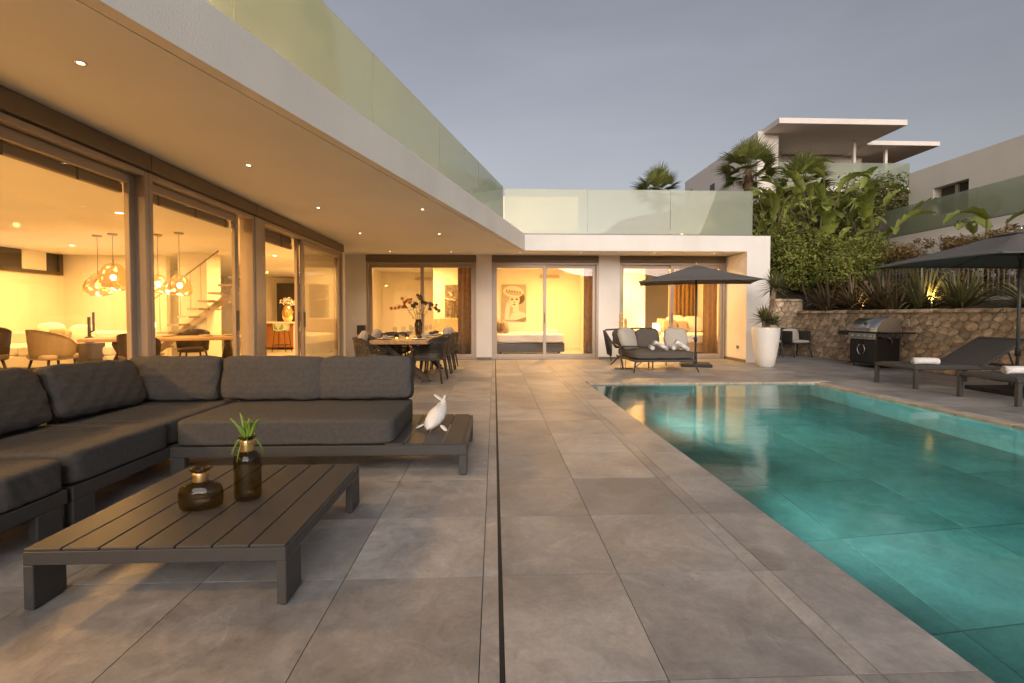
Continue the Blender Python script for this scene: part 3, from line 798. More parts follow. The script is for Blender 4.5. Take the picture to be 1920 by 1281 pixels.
def back_cushion(label, loc, rz, w, h, tilt, seed, th=.19, roll=0):
    m = MB(); m.cushion(0, 0, h/2, w, h, th, .28, 20, 11, seed, .0035, pinch=.30)
    # built lying (w, h, th): stand it up
    bmesh.ops.transform(m.b, matrix=Matrix.Rotation(R(90), 4, 'X'), verts=m.b.verts[:])
    bb = [v.co.copy() for v in m.b.verts]; cz = sum(v.z for v in bb)/len(bb); cyy = sum(v.y for v in bb)/len(bb)
    zmin = min(v.z for v in bb)
    bmesh.ops.translate(m.b, vec=(0, -cyy, -zmin), verts=m.b.verts[:])
    o = m.build('back_cushion', 'fabric', None, loc)
    p = MB(); ee = 11; ring = []
    for i in range(73):
        a = 2*PI*i/72; x, y = math.cos(a), math.sin(a); q = (abs(x)**ee+abs(y)**ee)**(1/ee)
        ring.append((x/q*w/2, -h/2-cyy, y/q*h/2-zmin))
    p.tube(ring, .0055, 6, False); p.build('piping', 'fabric_seam', o)
    o.rotation_euler = Euler((R(-tilt), R(roll), rz)); tag(o, label, 'cushion', 'loose back cushions on the corner sofa'); return o
zc = .225+.185
back_cushion('corner back cushion with a dented top, where the two sofa runs meet', (-2.80, 4.17, zc-.005), 0, .80, .385, 13, 21, roll=0)
back_cushion('middle back cushion of the sofa run in front of the open door', (-1.93, 4.15, zc), 0, .86, .38, 12, 22, roll=.5)
back_cushion('end back cushion next to the bare cushion end and the fish', (-1.13, 4.15, zc), 0, .80, .375, 12, 23, roll=-.6)
back_cushion('slumped back cushion against the window, beside the corner cushion', (-3.00, 3.66, zc), PI/2, .80, .39, 20, 24, roll=2)
back_cushion('back cushion at the left edge of the photo, nearest the camera', (-3.02, 2.82, zc), PI/2, .84, .40, 19, 25, roll=-1)
back_cushion('back cushion out beyond the left edge of the photo on the near sofa module', (-3.02, 1.93, zc-.01), PI/2, .84, .45, 20, 26) if False else None

# ------------------------------------------------------------------ coffee table, vases, fish
t = thing('coffee_table', 'low charcoal slatted coffee table carrying two smoked glass vases', 'coffee table', (-1.335, 2.37, 0))
W2, D2, H2 = .505, .505, .248
f = MB()
f.box(-W2, W2, -D2, -D2+.035, H2-.066, H2-.012, .003); f.box(-W2, W2, D2-.035, D2, H2-.066, H2-.012, .003)
f.box(-W2, -W2+.035, -D2+.035, D2-.035, H2-.066, H2-.012, .003); f.box(W2-.035, W2, -D2+.035, D2-.035, H2-.066, H2-.012, .003)
f.build('frame', 'charcoal', t)
pw = 2*W2/7
for i in range(7):
    MB().box(-W2+pw*i+.0035, -W2+pw*(i+1)-.0035, -D2+.002, D2-.002, H2-.0115, H2, .0025).build('plank', 'charcoal', t)
for sx in (-1, 1):
    for sy in (-1, 1):
        x0, x1 = sorted((sx*W2, sx*(W2-.038))); y0, y1 = sorted((sy*D2, sy*(D2-.145)))
        l = MB().box(x0, x1, y0, y1, .006, H2-.067, .003).build('leg', 'charcoal', t)
        MB().box(x0+.008, x1-.008, y0+.01, y1-.01, 0, .0055).build('foot_pad', 'black', l)

def vase(label, loc, rz, prof, neck, sx, sy, rim_r):
    t = thing('vase', label, 'vase', loc, rz); t.scale = (1.06, 1.06, 1.28)
    MB().lathe(prof, 36, sx=sx, sy=sy).build('body', 'smoke', t)
    z0, z1, r = neck
    MB().lathe([(r-.004, z0), (r+.004, z0), (r+.0055, z0+.004), (r+.0035, (z0+z1)/2), (r+.0055, z1-.004), (r+.003, z1), (r-.004, z1)], 32).build('neck_band', 'brass', t)
    MB().lathe([(r-.005, z1), (r+.004, z1), (rim_r, z1+.008), (rim_r+.002, z1+.013), (rim_r-.004, z1+.016), (r-.002, z1+.011), (r-.006, z1)], 32).build('rim', 'smoke', t)
    return t
vase('wide squat smoked glass bottle vase with gold neck, empty', (-1.385, 2.235, H2), .25, [(0, .004), (.064, .002), (.076, .010), (.079, .03), (.079, .062), (.070, .083), (.045, .096), (.028, .101), (.026, .104)], (.102, .136, .0255), 1.12, .62, .039)
tv = vase('tall smoked glass bottle vase with gold neck holding a green succulent', (-1.225, 2.345, H2), .2, [(0, .004), (.050, .002), (.057, .010), (.0585, .03), (.0585, .150), (.055, .170), (.040, .182), (.027, .187), (.026, .19)], (.188, .232, .0255), 1.0, .86, .036)
t = thing('succulent', 'spiky green succulent sprouting from the tall gold necked vase', 'plant', (-1.225, 2.345, H2+.300))
r_ = random.Random(4); m = MB()
for i in range(11):
    a = r_.uniform(0, 6.28); sp = r_.uniform(.2, .75); ln = r_.uniform(.075, .150)
    d = Vector((math.cos(a)*sp, math.sin(a)*sp*.7, 1)).normalized()
    p = [Vector((0, 0, -.09))*.6, Vector((d.x*.012, d.y*.012, 0))]
    for k in range(1, 6): p.append(p[1] + d*ln*k/5 + Vector((math.cos(a+k)*.004, math.sin(a+k)*.004, -.0005*k*k)))
    m.tube(p, [.004, .006, .0082, .008, .007, .0055, .002], 7)
    if i < 5:
        e = p[4]; q = Vector((math.cos(a+1.2), math.sin(a+1.2), 1.1)).normalized()
        m.tube([e, e+q*.02, e+q*.042], [.004, .0045, .001], 6)
for i in range(8):
    a = 2*PI*i/8+r_.uniform(-.3, .3); ln = r_.uniform(.5, 1)
    p = [(0, 0, .0)] + [(math.cos(a)*x, math.sin(a)*x, z) for x, z in ((.030, .006), (.044, -.01), (.052+.014*ln, -.045*ln-.01), (.056+.026*ln, -.095*ln-.01))]
    m.tube(p, [.003, .0032, .003, .0026, .001], 6)
    for k in range(5):
        b0 = Vector(p[2])+ (Vector(p[4])-Vector(p[2]))*k/5
        m.blade(b0, (math.cos(a+k*2), math.sin(a+k*2), .1), (0, 0, 1), .016, .006, .3, 3)
m.build('stems', 'succulent', t)

t = thing('fish_sculpture', 'white ceramic fish sculpture with raised tail on the slatted table end', 'sculpture', (-.475, 3.83, .237), R(-112)); t.scale = (1.0, 1.0, 1.0)
# body axis: local +x is the head (towards the camera), spine curves up to the tail
m = MB()
spine = [(.150, .030), (.138, .034), (.12, .042), (.09, .056), (.05, .075), (.0, .098), (-.05, .125), (-.09, .155), (-.115, .182), (-.128, .205)]
rad = [(.016, .010), (.034, .024), (.046, .034), (.058, .048), (.068, .060), (.072, .066), (.062, .056), (.042, .040), (.026, .024), (.015, .012)]
def body(u, v):
    k = v*(len(spine)-1); i = min(int(k), len(spine)-2); f_ = k-i
    x = spine[i][0]*(1-f_)+spine[i+1][0]*f_; z = spine[i][1]*(1-f_)+spine[i+1][1]*f_
    ry = rad[i][0]*(1-f_)+rad[i+1][0]*f_; rz_ = rad[i][1]*(1-f_)+rad[i+1][1]*f_
    tx, tz = spine[i+1][0]-spine[i][0], spine[i+1][1]-spine[i][1]; l_ = math.hypot(tx, tz); nx, nz = tz/l_, -tx/l_
    a = u*2*PI
    sc = 1+.018*math.sin(a*9)*math.sin(v*46)*(1 if .15 < v < .8 else 0)
    return (x+nx*math.sin(a)*rz_*sc, math.cos(a)*ry*sc, z+nz*math.sin(a)*rz_*sc)
m.grid(body, 40, 56, close_u=True)
m.lathe([(0, .012), (.010, .010), (.0125, 0), (.010, -.003)], 14, mtx=Matrix.Translation((.146, 0, .026)) @ Matrix.Rotation(R(80), 4, 'Y'))
m.build('body', 'ceramic', t)
for s in (-1, 1):
    e = MB(); e.lathe([(0, .006), (.004, .005), (.006, 0), (0, -.004)], 12, mtx=Matrix.Translation((.108, s*.050, .064)) @ Matrix.Rotation(s*R(-70), 4, 'X')); e.build('eye', 'ceramic', t)
    q = MB()
    q.cushion(0, 0, 0, .085, .036, .011, .5, 6, 2.6, 3, 0, mtx=Matrix.Translation((.075, s*.105, .022)) @ Matrix.Rotation(s*R(62), 4, 'Z') @ Matrix.Rotation(R(24), 4, 'Y')); q.build('fin', 'ceramic', t)
    q = MB(); ln_, w_, up_ = (.105, .060, 34) if s < 0 else (.06, .030, 70)
    q.cushion(ln_*.45, 0, 0, ln_, w_, .014, .4, 8, 2.6, 8, 0)
    bmesh.ops.transform(q.b, matrix=Matrix.Translation((-.122, 0, .196)) @ Matrix.Rotation(s*R(75), 4, 'Z') @ Matrix.Rotation(-R(up_), 4, 'Y'), verts=q.b.verts[:]); q.build('tail_fin', 'ceramic', t)
q = MB(); q.cushion(0, 0, 0, .10, .010, .034, .3, 6, 2.4, 8, 0, mtx=Matrix.Translation((-.02, 0, .170)) @ Matrix.Rotation(R(28), 4, 'Y')); q.build('dorsal_fin', 'ceramic', t)

# ------------------------------------------------------------------ outdoor dining set
t = thing('dining_table', 'long outdoor oak slab dining table on dark crossed legs, laid for dinner', 'dining table', (-1.56, 9.05, 0))
m = MB(); TH = .745
for i in range(3):
    m2 = MB(); x0 = -.47+.3135*i
    m2.box(x0+.001, x0+.3125, -1.42, 1.42, TH-.062, TH, .006); m2.build('plank', 'wood', t)
for s in (-1, 1):
    l = MB(); y = s*1.0
    l.bar((-.40, y, .03), (.34, y, TH-.10), .09, .10, .004, (0, 1, 0)); l.bar((.40, y+.095, .03), (-.34, y+.095, TH-.10), .09, .10, .004, (0, 1, 0))
    l.box(-.42, .42, y-.02, y+.12, TH-.10, TH-.064, .003); l.box(-.46, -.30, y-.045, y+.045, 0, .028, .003); l.box(.30, .46, y+.05, y+.14, 0, .028, .003)
    l.build('crossed_legs', 'dark_wood', t)

def dining_chair(label, loc, rz, group):
    """front faces local +y"""
    t = thing('wicker_chair', label, 'chair', loc, rz, group)
    SH = .43
    def shell(u, v):      # u along the U from one arm tip round the back to the other
        a = (u-.5)*2
        ang = a*R(118)
        x = .29*math.sin(ang)*(1+.06*(1-abs(a))); y = -.29*math.cos(ang)+.03
        if abs(a) > .62: 
            k = (abs(a)-.62)/.38; x = math.copysign(.29*math.sin(R(118)*.62)*1.022+.008*k, a); y = -.29*math.cos(R(118)*.62)+.03+k*.27
        k = min(1, max(0, (1-abs(a))/.55)); k = k*k*(3-2*k)
        top = .60+(.775-.60)*k
        sp = 1+.10*v
        return (x*sp, y*sp-.03*v*(1-abs(a)), SH-.03+(top-SH+.03)*v)
    m = MB(); m.grid(shell, 54, 13, smooth=True)
    fs = list(m.b.faces)
    fs = [f for k_, f in enumerate(fs) if (k_ // 12 + k_ % 12) % 2 == 0 and .43 < f.calc_center_median().z < .69]
    rr = bmesh.ops.inset_individual(m.b, faces=fs, thickness=.0042, use_even_offset=True)
    bmesh.ops.delete(m.b, geom=[f for f in fs if f.is_valid], context='FACES')
    bmesh.ops.solidify(m.b, geom=m.b.faces[:], thickness=.011)
    o = m.build('woven_shell', 'wicker', t)
    m = MB(); m.tube([shell(i/40, 1.0) for i in range(41)], .013, 8); m.tube([shell(0, v/4) for v in range(5)], .012, 8); m.tube([shell(1, v/4) for v in range(5)], .012, 8)
    m.tube([shell(i/40, 0.0) for i in range(41)], .012, 8)
    m.build('shell_rim', 'wicker', t)
    m = MB(); m.box(-.26, .26, -.22, .25, SH-.045, SH-.005, .012); m.build('seat_frame', 'wicker', t)
    m = MB(); m.cushion(0, .03, SH+.02, .46, .42, .055, .25, 8, 6, 4, .002); m.build('seat_cushion', 'fabric_light', t)
    for sx in (-1, 1):
        for sy in (-1, 1):
            MB().tube([(sx*.235, sy*.20, SH-.04), (sx*.275, sy*.255-.01, 0)], [.021, .013], 10).build('leg', 'wicker', t)
    return t
g = 'woven chairs round the outdoor dining table'
ch = dining_chair('woven charcoal dining chair nearest the fish side of the oak table', (-1.13, 8.18, 0), R(86), g)
for y, lb in zip((8.90, 9.62, 10.33), ['second woven chair along the open side of the oak table', 'third woven chair along the open side of the oak table', 'woven chair at the far end of the open side, by the curtain']):
    dup(ch, (-1.12+.02*(y-9), y, 0), R(90), lb)
for y, lb in zip((7.95, 8.75, 9.55, 10.3), ['woven chair on the house side of the oak table, with pale back cushion', 'second woven chair on the house side, mostly hidden by the first', 'third woven chair on the house side of the oak table', 'farthest woven chair on the house side of the oak table']):
    dup(ch, (-2.06, y, 0), R(-90 + (10 if y < 8 else 0)), lb)
for (x, y, rz, lb) in [(-2.24, 7.97, R(-80), 'pale grey cushion in the nearest house side woven chair'), (-2.22, 8.78, R(-88), 'pale grey cushion in the second house side woven chair'), (-.95, 9.62, R(88), 'pale cushion in the third open side woven chair'), (-.95, 10.33, R(88), 'pale cushion in the farthest open side woven chair')]:
    m = MB(); m.cushion(0, 0, .20, .40, .40, .11, .35, 8, 3.4, 5, .004, pinch=.25)
    bmesh.ops.transform(m.b, matrix=Matrix.Translation((0, 0, .70)) @ Matrix.Rotation(R(75), 4, 'X') @ Matrix.Translation((0, 0, -.20)), verts=m.b.verts[:])
    o = m.build('cushion', 'fabric_light', None, (x, y, 0)); o.rotation_euler = (0, 0, rz); tag(o, lb, 'cushion', 'pale cushions in the dining chairs')
# place settings
TT = TH+.0015
r_ = random.Random(12)
k = 0
sides = ['near end', 'second', 'third', 'far end']
for i, y in enumerate((7.98, 8.72, 9.48, 10.15)):
    for s in (-1, 1):
        side = 'open side' if s > 0 else 'house side'
        x = -1.56+s*.29
        p = MB(); p.lathe([(0, .004), (.08, .004), (.10, .010), (.135, .020), (.136, .023), (.10, .014), (0, .008)], 28); p = p.build('plate', 'ceramic', None, (x, y, TT))
        tag(p, f'white dinner plate at the {sides[i]} place on the {side} of the table', 'plate', 'plates on the dining table')
        n = MB(); n.cushion(0, 0, .025, .17, .06, .04, .3, 5, 3, k, .006); n = n.build('napkin', 'fabric' if k % 3 else 'fabric_light', None, (x+.0, y, TT+.022)); n.rotation_euler = (0, 0, r_.uniform(0, 3)); k += 1
        tag(n, f'folded napkin on the {sides[i]} plate, {side} of the table', 'napkin', 'napkins on the plates')
        gl = MB(); gl.lathe([(.033, 0), (.032, .003), (.004, .006), (.0035, .085), (.012, .095), (.034, .125), (.038, .155), (.033, .205), (.0315, .205), (.036, .155), (.032, .127), (.008, .098), (0, .096)], 20)
        gl = gl.build('wine_glass', 'glassware', None, (x-s*.13, y+.17, TT)); tag(gl, f'stemmed wine glass by the {sides[i]} plate on the {side}', 'wine glass', 'glasses on the dining table')
for (x, y, lb) in [(-1.66, 8.0, 'small amber glass candle holder by the near plates, left'), (-1.50, 8.08, 'amber glass candle holder near the table end, glowing')]:
    t = thing('candle_holder', lb, 'candle holder', (x, y, TT))
    MB().lathe([(0, .002), (.032, .002), (.04, .03), (.036, .085), (.034, .085), (.037, .03), (.03, .006), (0, .006)], 18).build('glass', 'smoke', t)
    MB().lathe([(0, .035), (.022, .035), (.022, .007)], 14).build('candle', 'lamp_soft', t)
t = thing('flower_vase', 'glass vase of orange and brown orchids on the outdoor table', 'flower vase', (-1.50, 9.30, TT))
MB().lathe([(0, .004), (.055, .003), (.06, .02), (.075, .15), (.082, .24), (.060, .30), (.050, .33), (.047, .33), (.057, .30), (.078, .24), (.06, .06), (0, .02)], 28).build('vase', 'smoke', t)
m = MB(); fl = MB(); r_ = random.Random(9)
tips = []
for (dx, dy, dz) in [(-.50, .05, .34), (-.30, -.05, .52), (.05, .04, .62), (.30, .03, .42), (.42, -.03, .30), (.12, .1, .50), (-.12, .06, .42)]:
    p = [Vector((0, 0, .1)), Vector((dx*.12, dy*.1, .32)), Vector((dx*.5, dy*.5, .32+dz*.75)), Vector((dx*.85, dy, .32+dz*.9)), Vector((dx, dy, .30+dz*.72))]
    m.tube(p, [.004, .004, .0035, .003, .002], 6); tips.append(p)
    for k in range(4):
        b0 = p[1]+(p[2]-p[1])*(.3+.2*k); a = r_.uniform(0, 6.28)
        m.blade(b0, (math.cos(a), math.sin(a), .3), (0, 0, 1), .10, .04, .6, 4, shape='paddle')
m.build('stems', 'leaf_dark', t)
for i, p in enumerate(tips):
    fl.mi = 0 if i in (0, 1) else 1
    for k in range(7):
        c = p[2]+(p[4]-p[2])*(k/6)+Vector((r_.gauss(0, .02), r_.gauss(0, .02), r_.gauss(0, .02)))
        for q in range(5):
            a = q*1.256+k; d = Vector((math.cos(a), -.6, math.sin(a)))
            fl.blade(c, d, (0, -1, 0), .045, .03, .2, 3, shape='paddle')
fl.build('petals', ['flower', 'bark'], t)

box_o = box_obj('wall_box', 'cabinet', None, -3.50, -3.305, 12.02, 12.158, .66, .90, .006); tag(box_o, 'dark square box fixed to the white wall beside the dining door', 'wall box')
t = thing('light_switch', 'white light switch on the wall beside the dining door', 'light switch', (-3.62, 12.158, 1.05))
MB().box(-.045, .045, -.010, 0, -.045, .045, .003).build('switch_plate', 'white_gloss', t); MB().box(-.028, .028, -.015, -.0105, -.028, .028, .002).build('rocker', 'white_gloss', t)
t = thing('garden_tap', 'small dark tap low on the white wall behind the chairs', 'tap', (-3.48, 12.158, .36))
MB().tube([(0, 0, 0), (0, -.06, 0), (0, -.085, -.03)], .012, 8).build('spout', 'black', t); MB().tube([(0, -.035, .01), (0, -.035, .05)], .006, 8).lathe([(0, .0), (.03, 0), (.03, .012), (0, .012)], 12, (0, -.035, .05)).build('tap_wheel', 'black', t)
t = thing('wall_socket', 'weatherproof socket low on the inside of the end wall', 'socket', (6.129, 11.52, .36))
MB().box(-.012, 0, -.055, .055, -.045, .045, .004).build('socket_plate', 'steel', t); MB().box(-.022, -.0125, -.04, .04, -.03, .03, .004).build('socket_cover', 'fence_metal', t)

# ------------------------------------------------------------------ rolled towels
def towel_mesh(ln=.34, rad=.055, seed=1):
    m = MB(); r = random.Random(seed)
    pts = []; n = 64
    for i in range(n+1):
        a = i/n*2*PI*4.2; q = .010+(rad-.010)*(i/n)
        pts.append((math.cos(a)*q, math.sin(a)*q))
    def fn(u, v):
        k = u*n; i = min(int(k), n-1); f_ = k-i
        x = pts[i][0]*(1-f_)+pts[i+1][0]*f_; z = pts[i][1]*(1-f_)+pts[i+1][1]*f_
        w = 1+.05*math.sin(v*9+u*20+seed)*.6
        return (ln*(v-.5)+.006*math.sin(u*31), x*w, z*w)
    m.grid(fn, n+1, 12); bmesh.ops.solidify(m.b, geom=m.b.faces[:], thickness=.0085)
    m.tube([(-ln*.485, 0, 0), (ln*.485, 0, 0)], rad*.86, 20)
    bmesh.ops.recalc_face_normals(m.b, faces=m.b.faces[:])
    return m.mesh('towel', 'towel')
tw = towel_mesh()
def towel(label, loc, rx, ry, rz, s=1.0):
    o = link('towel', tw, None, loc); o.rotation_euler = (rx, ry, rz); o.scale = (s, s, s); tag(o, label, 'towel', 'rolled white towels'); return o

# ------------------------------------------------------------------ daybed
t = thing('daybed', 'charcoal outdoor daybed with two dark back cushions beside the parasol', 'daybed', (3.43, 9.93, 0), R(1.5))
m = MB(); m.box(-.64, .64, -.66, .62, .215, .262, .008); m.build('base_frame', 'charcoal', t)
m = MB(); m.cushion(0, -.03, .345, 1.29, 1.30, .155, .10, 14, 8, 4, .003); m.build('mattress', 'fabric_taupe', t)
for (a, b) in [((-.60, -.62, .22), (-.66, -.70, 0)), ((.60, -.62, .22), (.68, -.70, 0)), ((-.60, .55, .22), (-.70, .86, 0)), ((.55, .55, .22), (.60, .80, 0)), ((-.03, .2, .22), (-.03, .2, 0)), ((.06, .2, .22), (.06, .2, 0))]:
    MB().tube([a, b], [.018, .014], 8).build('leg', 'charcoal', t)
m = MB(); m.tube([(-.60, -.62, .21), (-.46, -.62, .22), (-.62, -.66, .11)], .011, 8); m.build('leg_brace', 'charcoal', t)
m = MB()
m.tube([(-.74, -.25, .02), (-.80, -.20, .50), (-.82, -.10, .505), (-.83, .30, .55)], .017, 8)
m.tube([(-.83, .30, .55), (-.92, .55, .80), (-.86, .72, .82), (-.1, .78, .86), (.34, .78, .84)], .020, 8)
m.tube([(-.80, -.20, .50), (-.56, -.25, .505), (-.42, -.25, .50)], .016, 8)
m.tube([(-.70, .80, .1), (-.88, .70, .80)], .016, 8); m.tube([(.36, .60, .24), (.34, .78, .84)], .016, 8)
m.build('back_rail', 'charcoal', t)
m = MB()
for i in range(11):
    a = i/10; m.tube([(-.84+.02*a, .28+.46*a*.9, .26), (-.83-.08*min(1, a*2), .30+.44*a, .55+.26*min(1, a*1.4))], .010, 6)
m.build('side_cords', 'wicker', t)
for (x, w, sd) in [(-.46, .52, 3), (.07, .54, 4)]:
    m = MB(); m.cushion(0, 0, 0, w, .44, .15, .22, 10, 5, sd, .004, mtx=Matrix.Translation((x, .60, .625)) @ Matrix.Rotation(R(76), 4, 'X')); m.build('back_cushion', 'fabric_taupe', t)
def scatter(label, loc, rz, w, h, tilt, seed, mtl='fabric_light'):
    m = MB(); m.cushion(0, 0, 0, w, h, .14, .32, 10, 3.6, seed, .005, pinch=.3, mtx=Matrix.Translation((0, 0, h/2*math.sin(R(tilt)))) @ Matrix.Rotation(R(tilt), 4, 'X'))
    o = m.build('cushion', mtl, None, loc); o.rotation_euler = (0, 0, rz); return tag(o, label, 'cushion')
scatter('pale linen cushion leaning on the arm end of the daybed', (2.86, 9.92, .43), R(38), .50, .48, 70, 2)
scatter('pale linen cushion at the open end of the daybed, behind the towels', (4.02, 10.22, .43), R(-8), .50, .46, 72, 6)
TZ = .43
towel('rolled towel lying end-on in the daybed pair nearer the totems', (3.28, 9.62, TZ+.052), 0, 0, R(80), .95)
towel('rolled towel resting tilted on its twin, nearer the totems', (3.46, 9.58, TZ+.095), 0, R(26), R(6), .95)
towel('rolled towel lying end-on in the daybed pair nearer the parasol pole', (3.73, 9.62, TZ+.050), 0, 0, R(78), .9)
towel('rolled towel resting tilted on its twin, nearer the parasol pole', (3.91, 9.58, TZ+.095), 0, R(30), R(4), .95)
for (x, y, z0, z1, lb) in [(2.72, 9.93, .70, 1.20, 'taller of the two carved wooden totems beside the daybed'), (2.83, 9.97, .63, 1.08, 'shorter of the two carved wooden totems beside the daybed')]:
    t = thing('totem', lb, 'sculpture', (x, y, 0), 0, 'carved totems beside the daybed')
    MB().tube([(0, 0, .012), (0, 0, z0+.02)], .006, 8).build('rod', 'black', t)
    MB().box(-.13, .13, -.07, .05, 0, .012, .003).build('base_plate', 'black', t) if z1 > 1.1 else MB().box(.025, .16, -.07, .05, 0, .012, .003).build('base_plate', 'black', t)
    pr = []; n = 9; r_ = random.Random(int(z1*100))
    for i in range(n):
        za = z0+(z1-z0)*i/n; zb = z0+(z1-z0)*(i+1)/n; q = r_.uniform(.038, .054)
        pr += [(.012, za), (q*.8, za+.006), (q, (za+zb)/2), (q*.82, zb-.006)]
    pr += [(.012, z1), (.010, z1+.03), (0, z1+.055)]
    MB().lathe([(0, z0)]+pr, 16).build('carving', 'wood_light', t)

# ------------------------------------------------------------------ parasols
def parasol(label, loc, rz, w, d, zr, za, base, pole_top):
    t = thing('parasol', label, 'parasol', loc, rz)
    m = MB(); hw, hd = w/2, d/2; cs = [(-hw, -hd), (hw, -hd), (hw, hd), (-hw, hd)]
    def pt(i, j, k, n):   # panel i, j across, k up
        a, b = cs[i], cs[(i+1) % 4]; s = j/n
        x = a[0]+(b[0]-a[0])*s; y = a[1]+(b[1]-a[1])*s; u = k
        sag = .045*math.sin(PI*u)*1.0*math.sin(PI*s)+.03*math.sin(PI*u)
        return (x*(1-u*.90), y*(1-u*.90), zr+(za-zr-.04)*u - sag*.6 + (.02*math.sin(PI*s)*(1-u)))
    for i in range(4):
        n = 10; g = [[m.b.verts.new(pt(i, j, k/8, n)) for k in range(9)] for j in range(n+1)]
        for j in range(n):
            for k in range(8):
                f = m.b.faces.new((g[j][k], g[j+1][k], g[j+1][k+1], g[j][k+1])); f.smooth = True
    bmesh.ops.remove_doubles(m.b, verts=m.b.verts, dist=.001)
    for i in range(4):
        n = 10
        for j in range(n):
            a, b = Vector(pt(i, j, 0, n)), Vector(pt(i, j+1, 0, n)); m.poly([a, b, b-Vector((0, 0, .02)), a-Vector((0, 0, .02))])
    m.build('canopy', 'umbrella', t)
    v = MB()
    for i in range(4):
        a, b = cs[i], cs[(i+1) % 4]; k = .20
        v.poly([(a[0]*k, a[1]*k, za-.075), (b[0]*k, b[1]*k, za-.075), (0, 0, za)])
    v.build('vent_cap', 'umbrella', t)
    MB().lathe([(0, 0), (.016, 0), (.020, .02), (.012, .05), (0, .06)], 12, (0, 0, za)).build('finial', 'steel', t)
    p = MB(); p.tube([(0, 0, .05), (0, 0, za-.01)], .021, 14); p.build('pole', 'charcoal', t)
    c = MB(); c.tube([(0, 0, .55), (0, 0, .66)], .033, 12); c.tube([(0, -.03, .61), (-.07, -.06, .64)], .010, 8); c.build('crank', 'black', t)
    hz = zr-.02+.10
    MB().tube([(0, 0, hz-.05), (0, 0, hz+.03)], .035, 12).build('hub', 'black', t)
    for i in range(8):
        if i % 2 == 0: e = Vector((cs[i//2][0], cs[i//2][1], zr-.012))
        else:
            a, b = cs[i//2], cs[(i//2+1) % 4]; e = Vector(((a[0]+b[0])/2, (a[1]+b[1])/2, zr+.005))
        r = MB(); top = Vector((0, 0, za-.06)); mid = e.lerp(top, .52)-Vector((0, 0, .035))
        r.bar(e+Vector((0, 0, -.006)), mid, .018, .014); r.bar(mid, top-Vector((0, 0, .03)), .018, .014); r.bar(mid, (0, 0, hz), .013, .013)
        r.build('rib', 'charcoal', t)
    b = MB()
    if base == 'round': b.lathe([(0, 0), (.36, 0), (.375, .02), (.36, .055), (0, .07)], 28)
    else: b.box(-base, base, -base, base, 0, .06, .01)
    b.tube([(0, 0, .055), (0, 0, .32)], .034, 12)
    b.build('base', 'concrete_base', t)
    return t
parasol('grey square parasol standing open beside the daybed in front of the wing', (4.60, 10.50, 0), R(-19), 2.50, 1.45, 1.91, 2.30, .33, 0)
parasol('grey parasol between the sun loungers, cut by the right edge', (7.80, 6.66, 0), 0, 2.85, 2.02, 1.96, 2.42, .40, 0)

# ------------------------------------------------------------------ planter with yucca
t = thing('planter', 'tall tapered white planter standing by the white end wall', 'planter', (6.13, 10.32, 0))
MB().lathe([(0, .002), (.165, 0), (.180, .01), (.225, .25), (.262, .50), (.285, .72), (.288, .86), (.284, .885), (.268, .885), (.262, .84), (0, .83)], 40).build('pot', 'planter', t)
MB().lathe([(0, .84), (.262, .835)], 24).build('soil', 'soil', t)
def rosette(mb, c, n, ln, w, r, lo=-.35, hi=1.2, droop=.5):
    for i in range(n):
        a = 2.399*i+r.uniform(-.2, .2); el = lo+(hi-lo)*((i+.5)/n)**.8+r.uniform(-.1, .1)
        d = (math.cos(a)*math.cos(el), math.sin(a)*math.cos(el), math.sin(el))
        mb.blade((c[0]+d[0]*.02, c[1]+d[1]*.02, c[2]+d[2]*.02), d, (0, 0, 1), ln*r.uniform(.75, 1.1), w, droop*r.uniform(.5, 1.4), 5, .3, 'lance')
r_ = random.Random(31)
t = thing('yucca', 'yucca with a bare trunk and two leaf rosettes growing in the white planter', 'plant', (6.13, 10.32, .84))
m = MB(); m.tube([(.02, 0, -.02), (.05, 0, .2), (.12, 0, .48), (.17, 0, .78), (.19, 0, .93)], [.055, .050, .045, .046, .05], 10)
m.tube([(-.03, 0, -.02), (-.05, 0, .10), (-.06, 0, .20)], [.04, .036, .034], 10)
m.build('trunk', 'pale_bark', t)
m = MB(); rosette(m, (.19, 0, .93), 90, .46, .042, r_, -.5, 1.25, .55); o = m.build('crown', 'leaf_yucca', t); o['kind'] = 'stuff'
m = MB(); rosette(m, (-.04, -.02, .18), 90, .40, .042, r_, -.35, 1.3, .45); rosette(m, (.12, -.10, .10), 50, .34, .040, r_, -.2, 1.2, .5); o = m.build('lower_crown', 'leaf_yucca', t); o['kind'] = 'stuff'
m = MB()
for i in range(22):
    a = r_.uniform(0, 6.28); m.blade((.15+.03*math.cos(a), .03*math.sin(a), r_.uniform(.55, .9)), (math.cos(a)*.6, math.sin(a)*.6, -1), (math.cos(a), math.sin(a), 0), r_.uniform(.15, .3), .018, .3, 4)
o = m.build('dry_leaves', 'dry_leaf', t); o['kind'] = 'stuff'

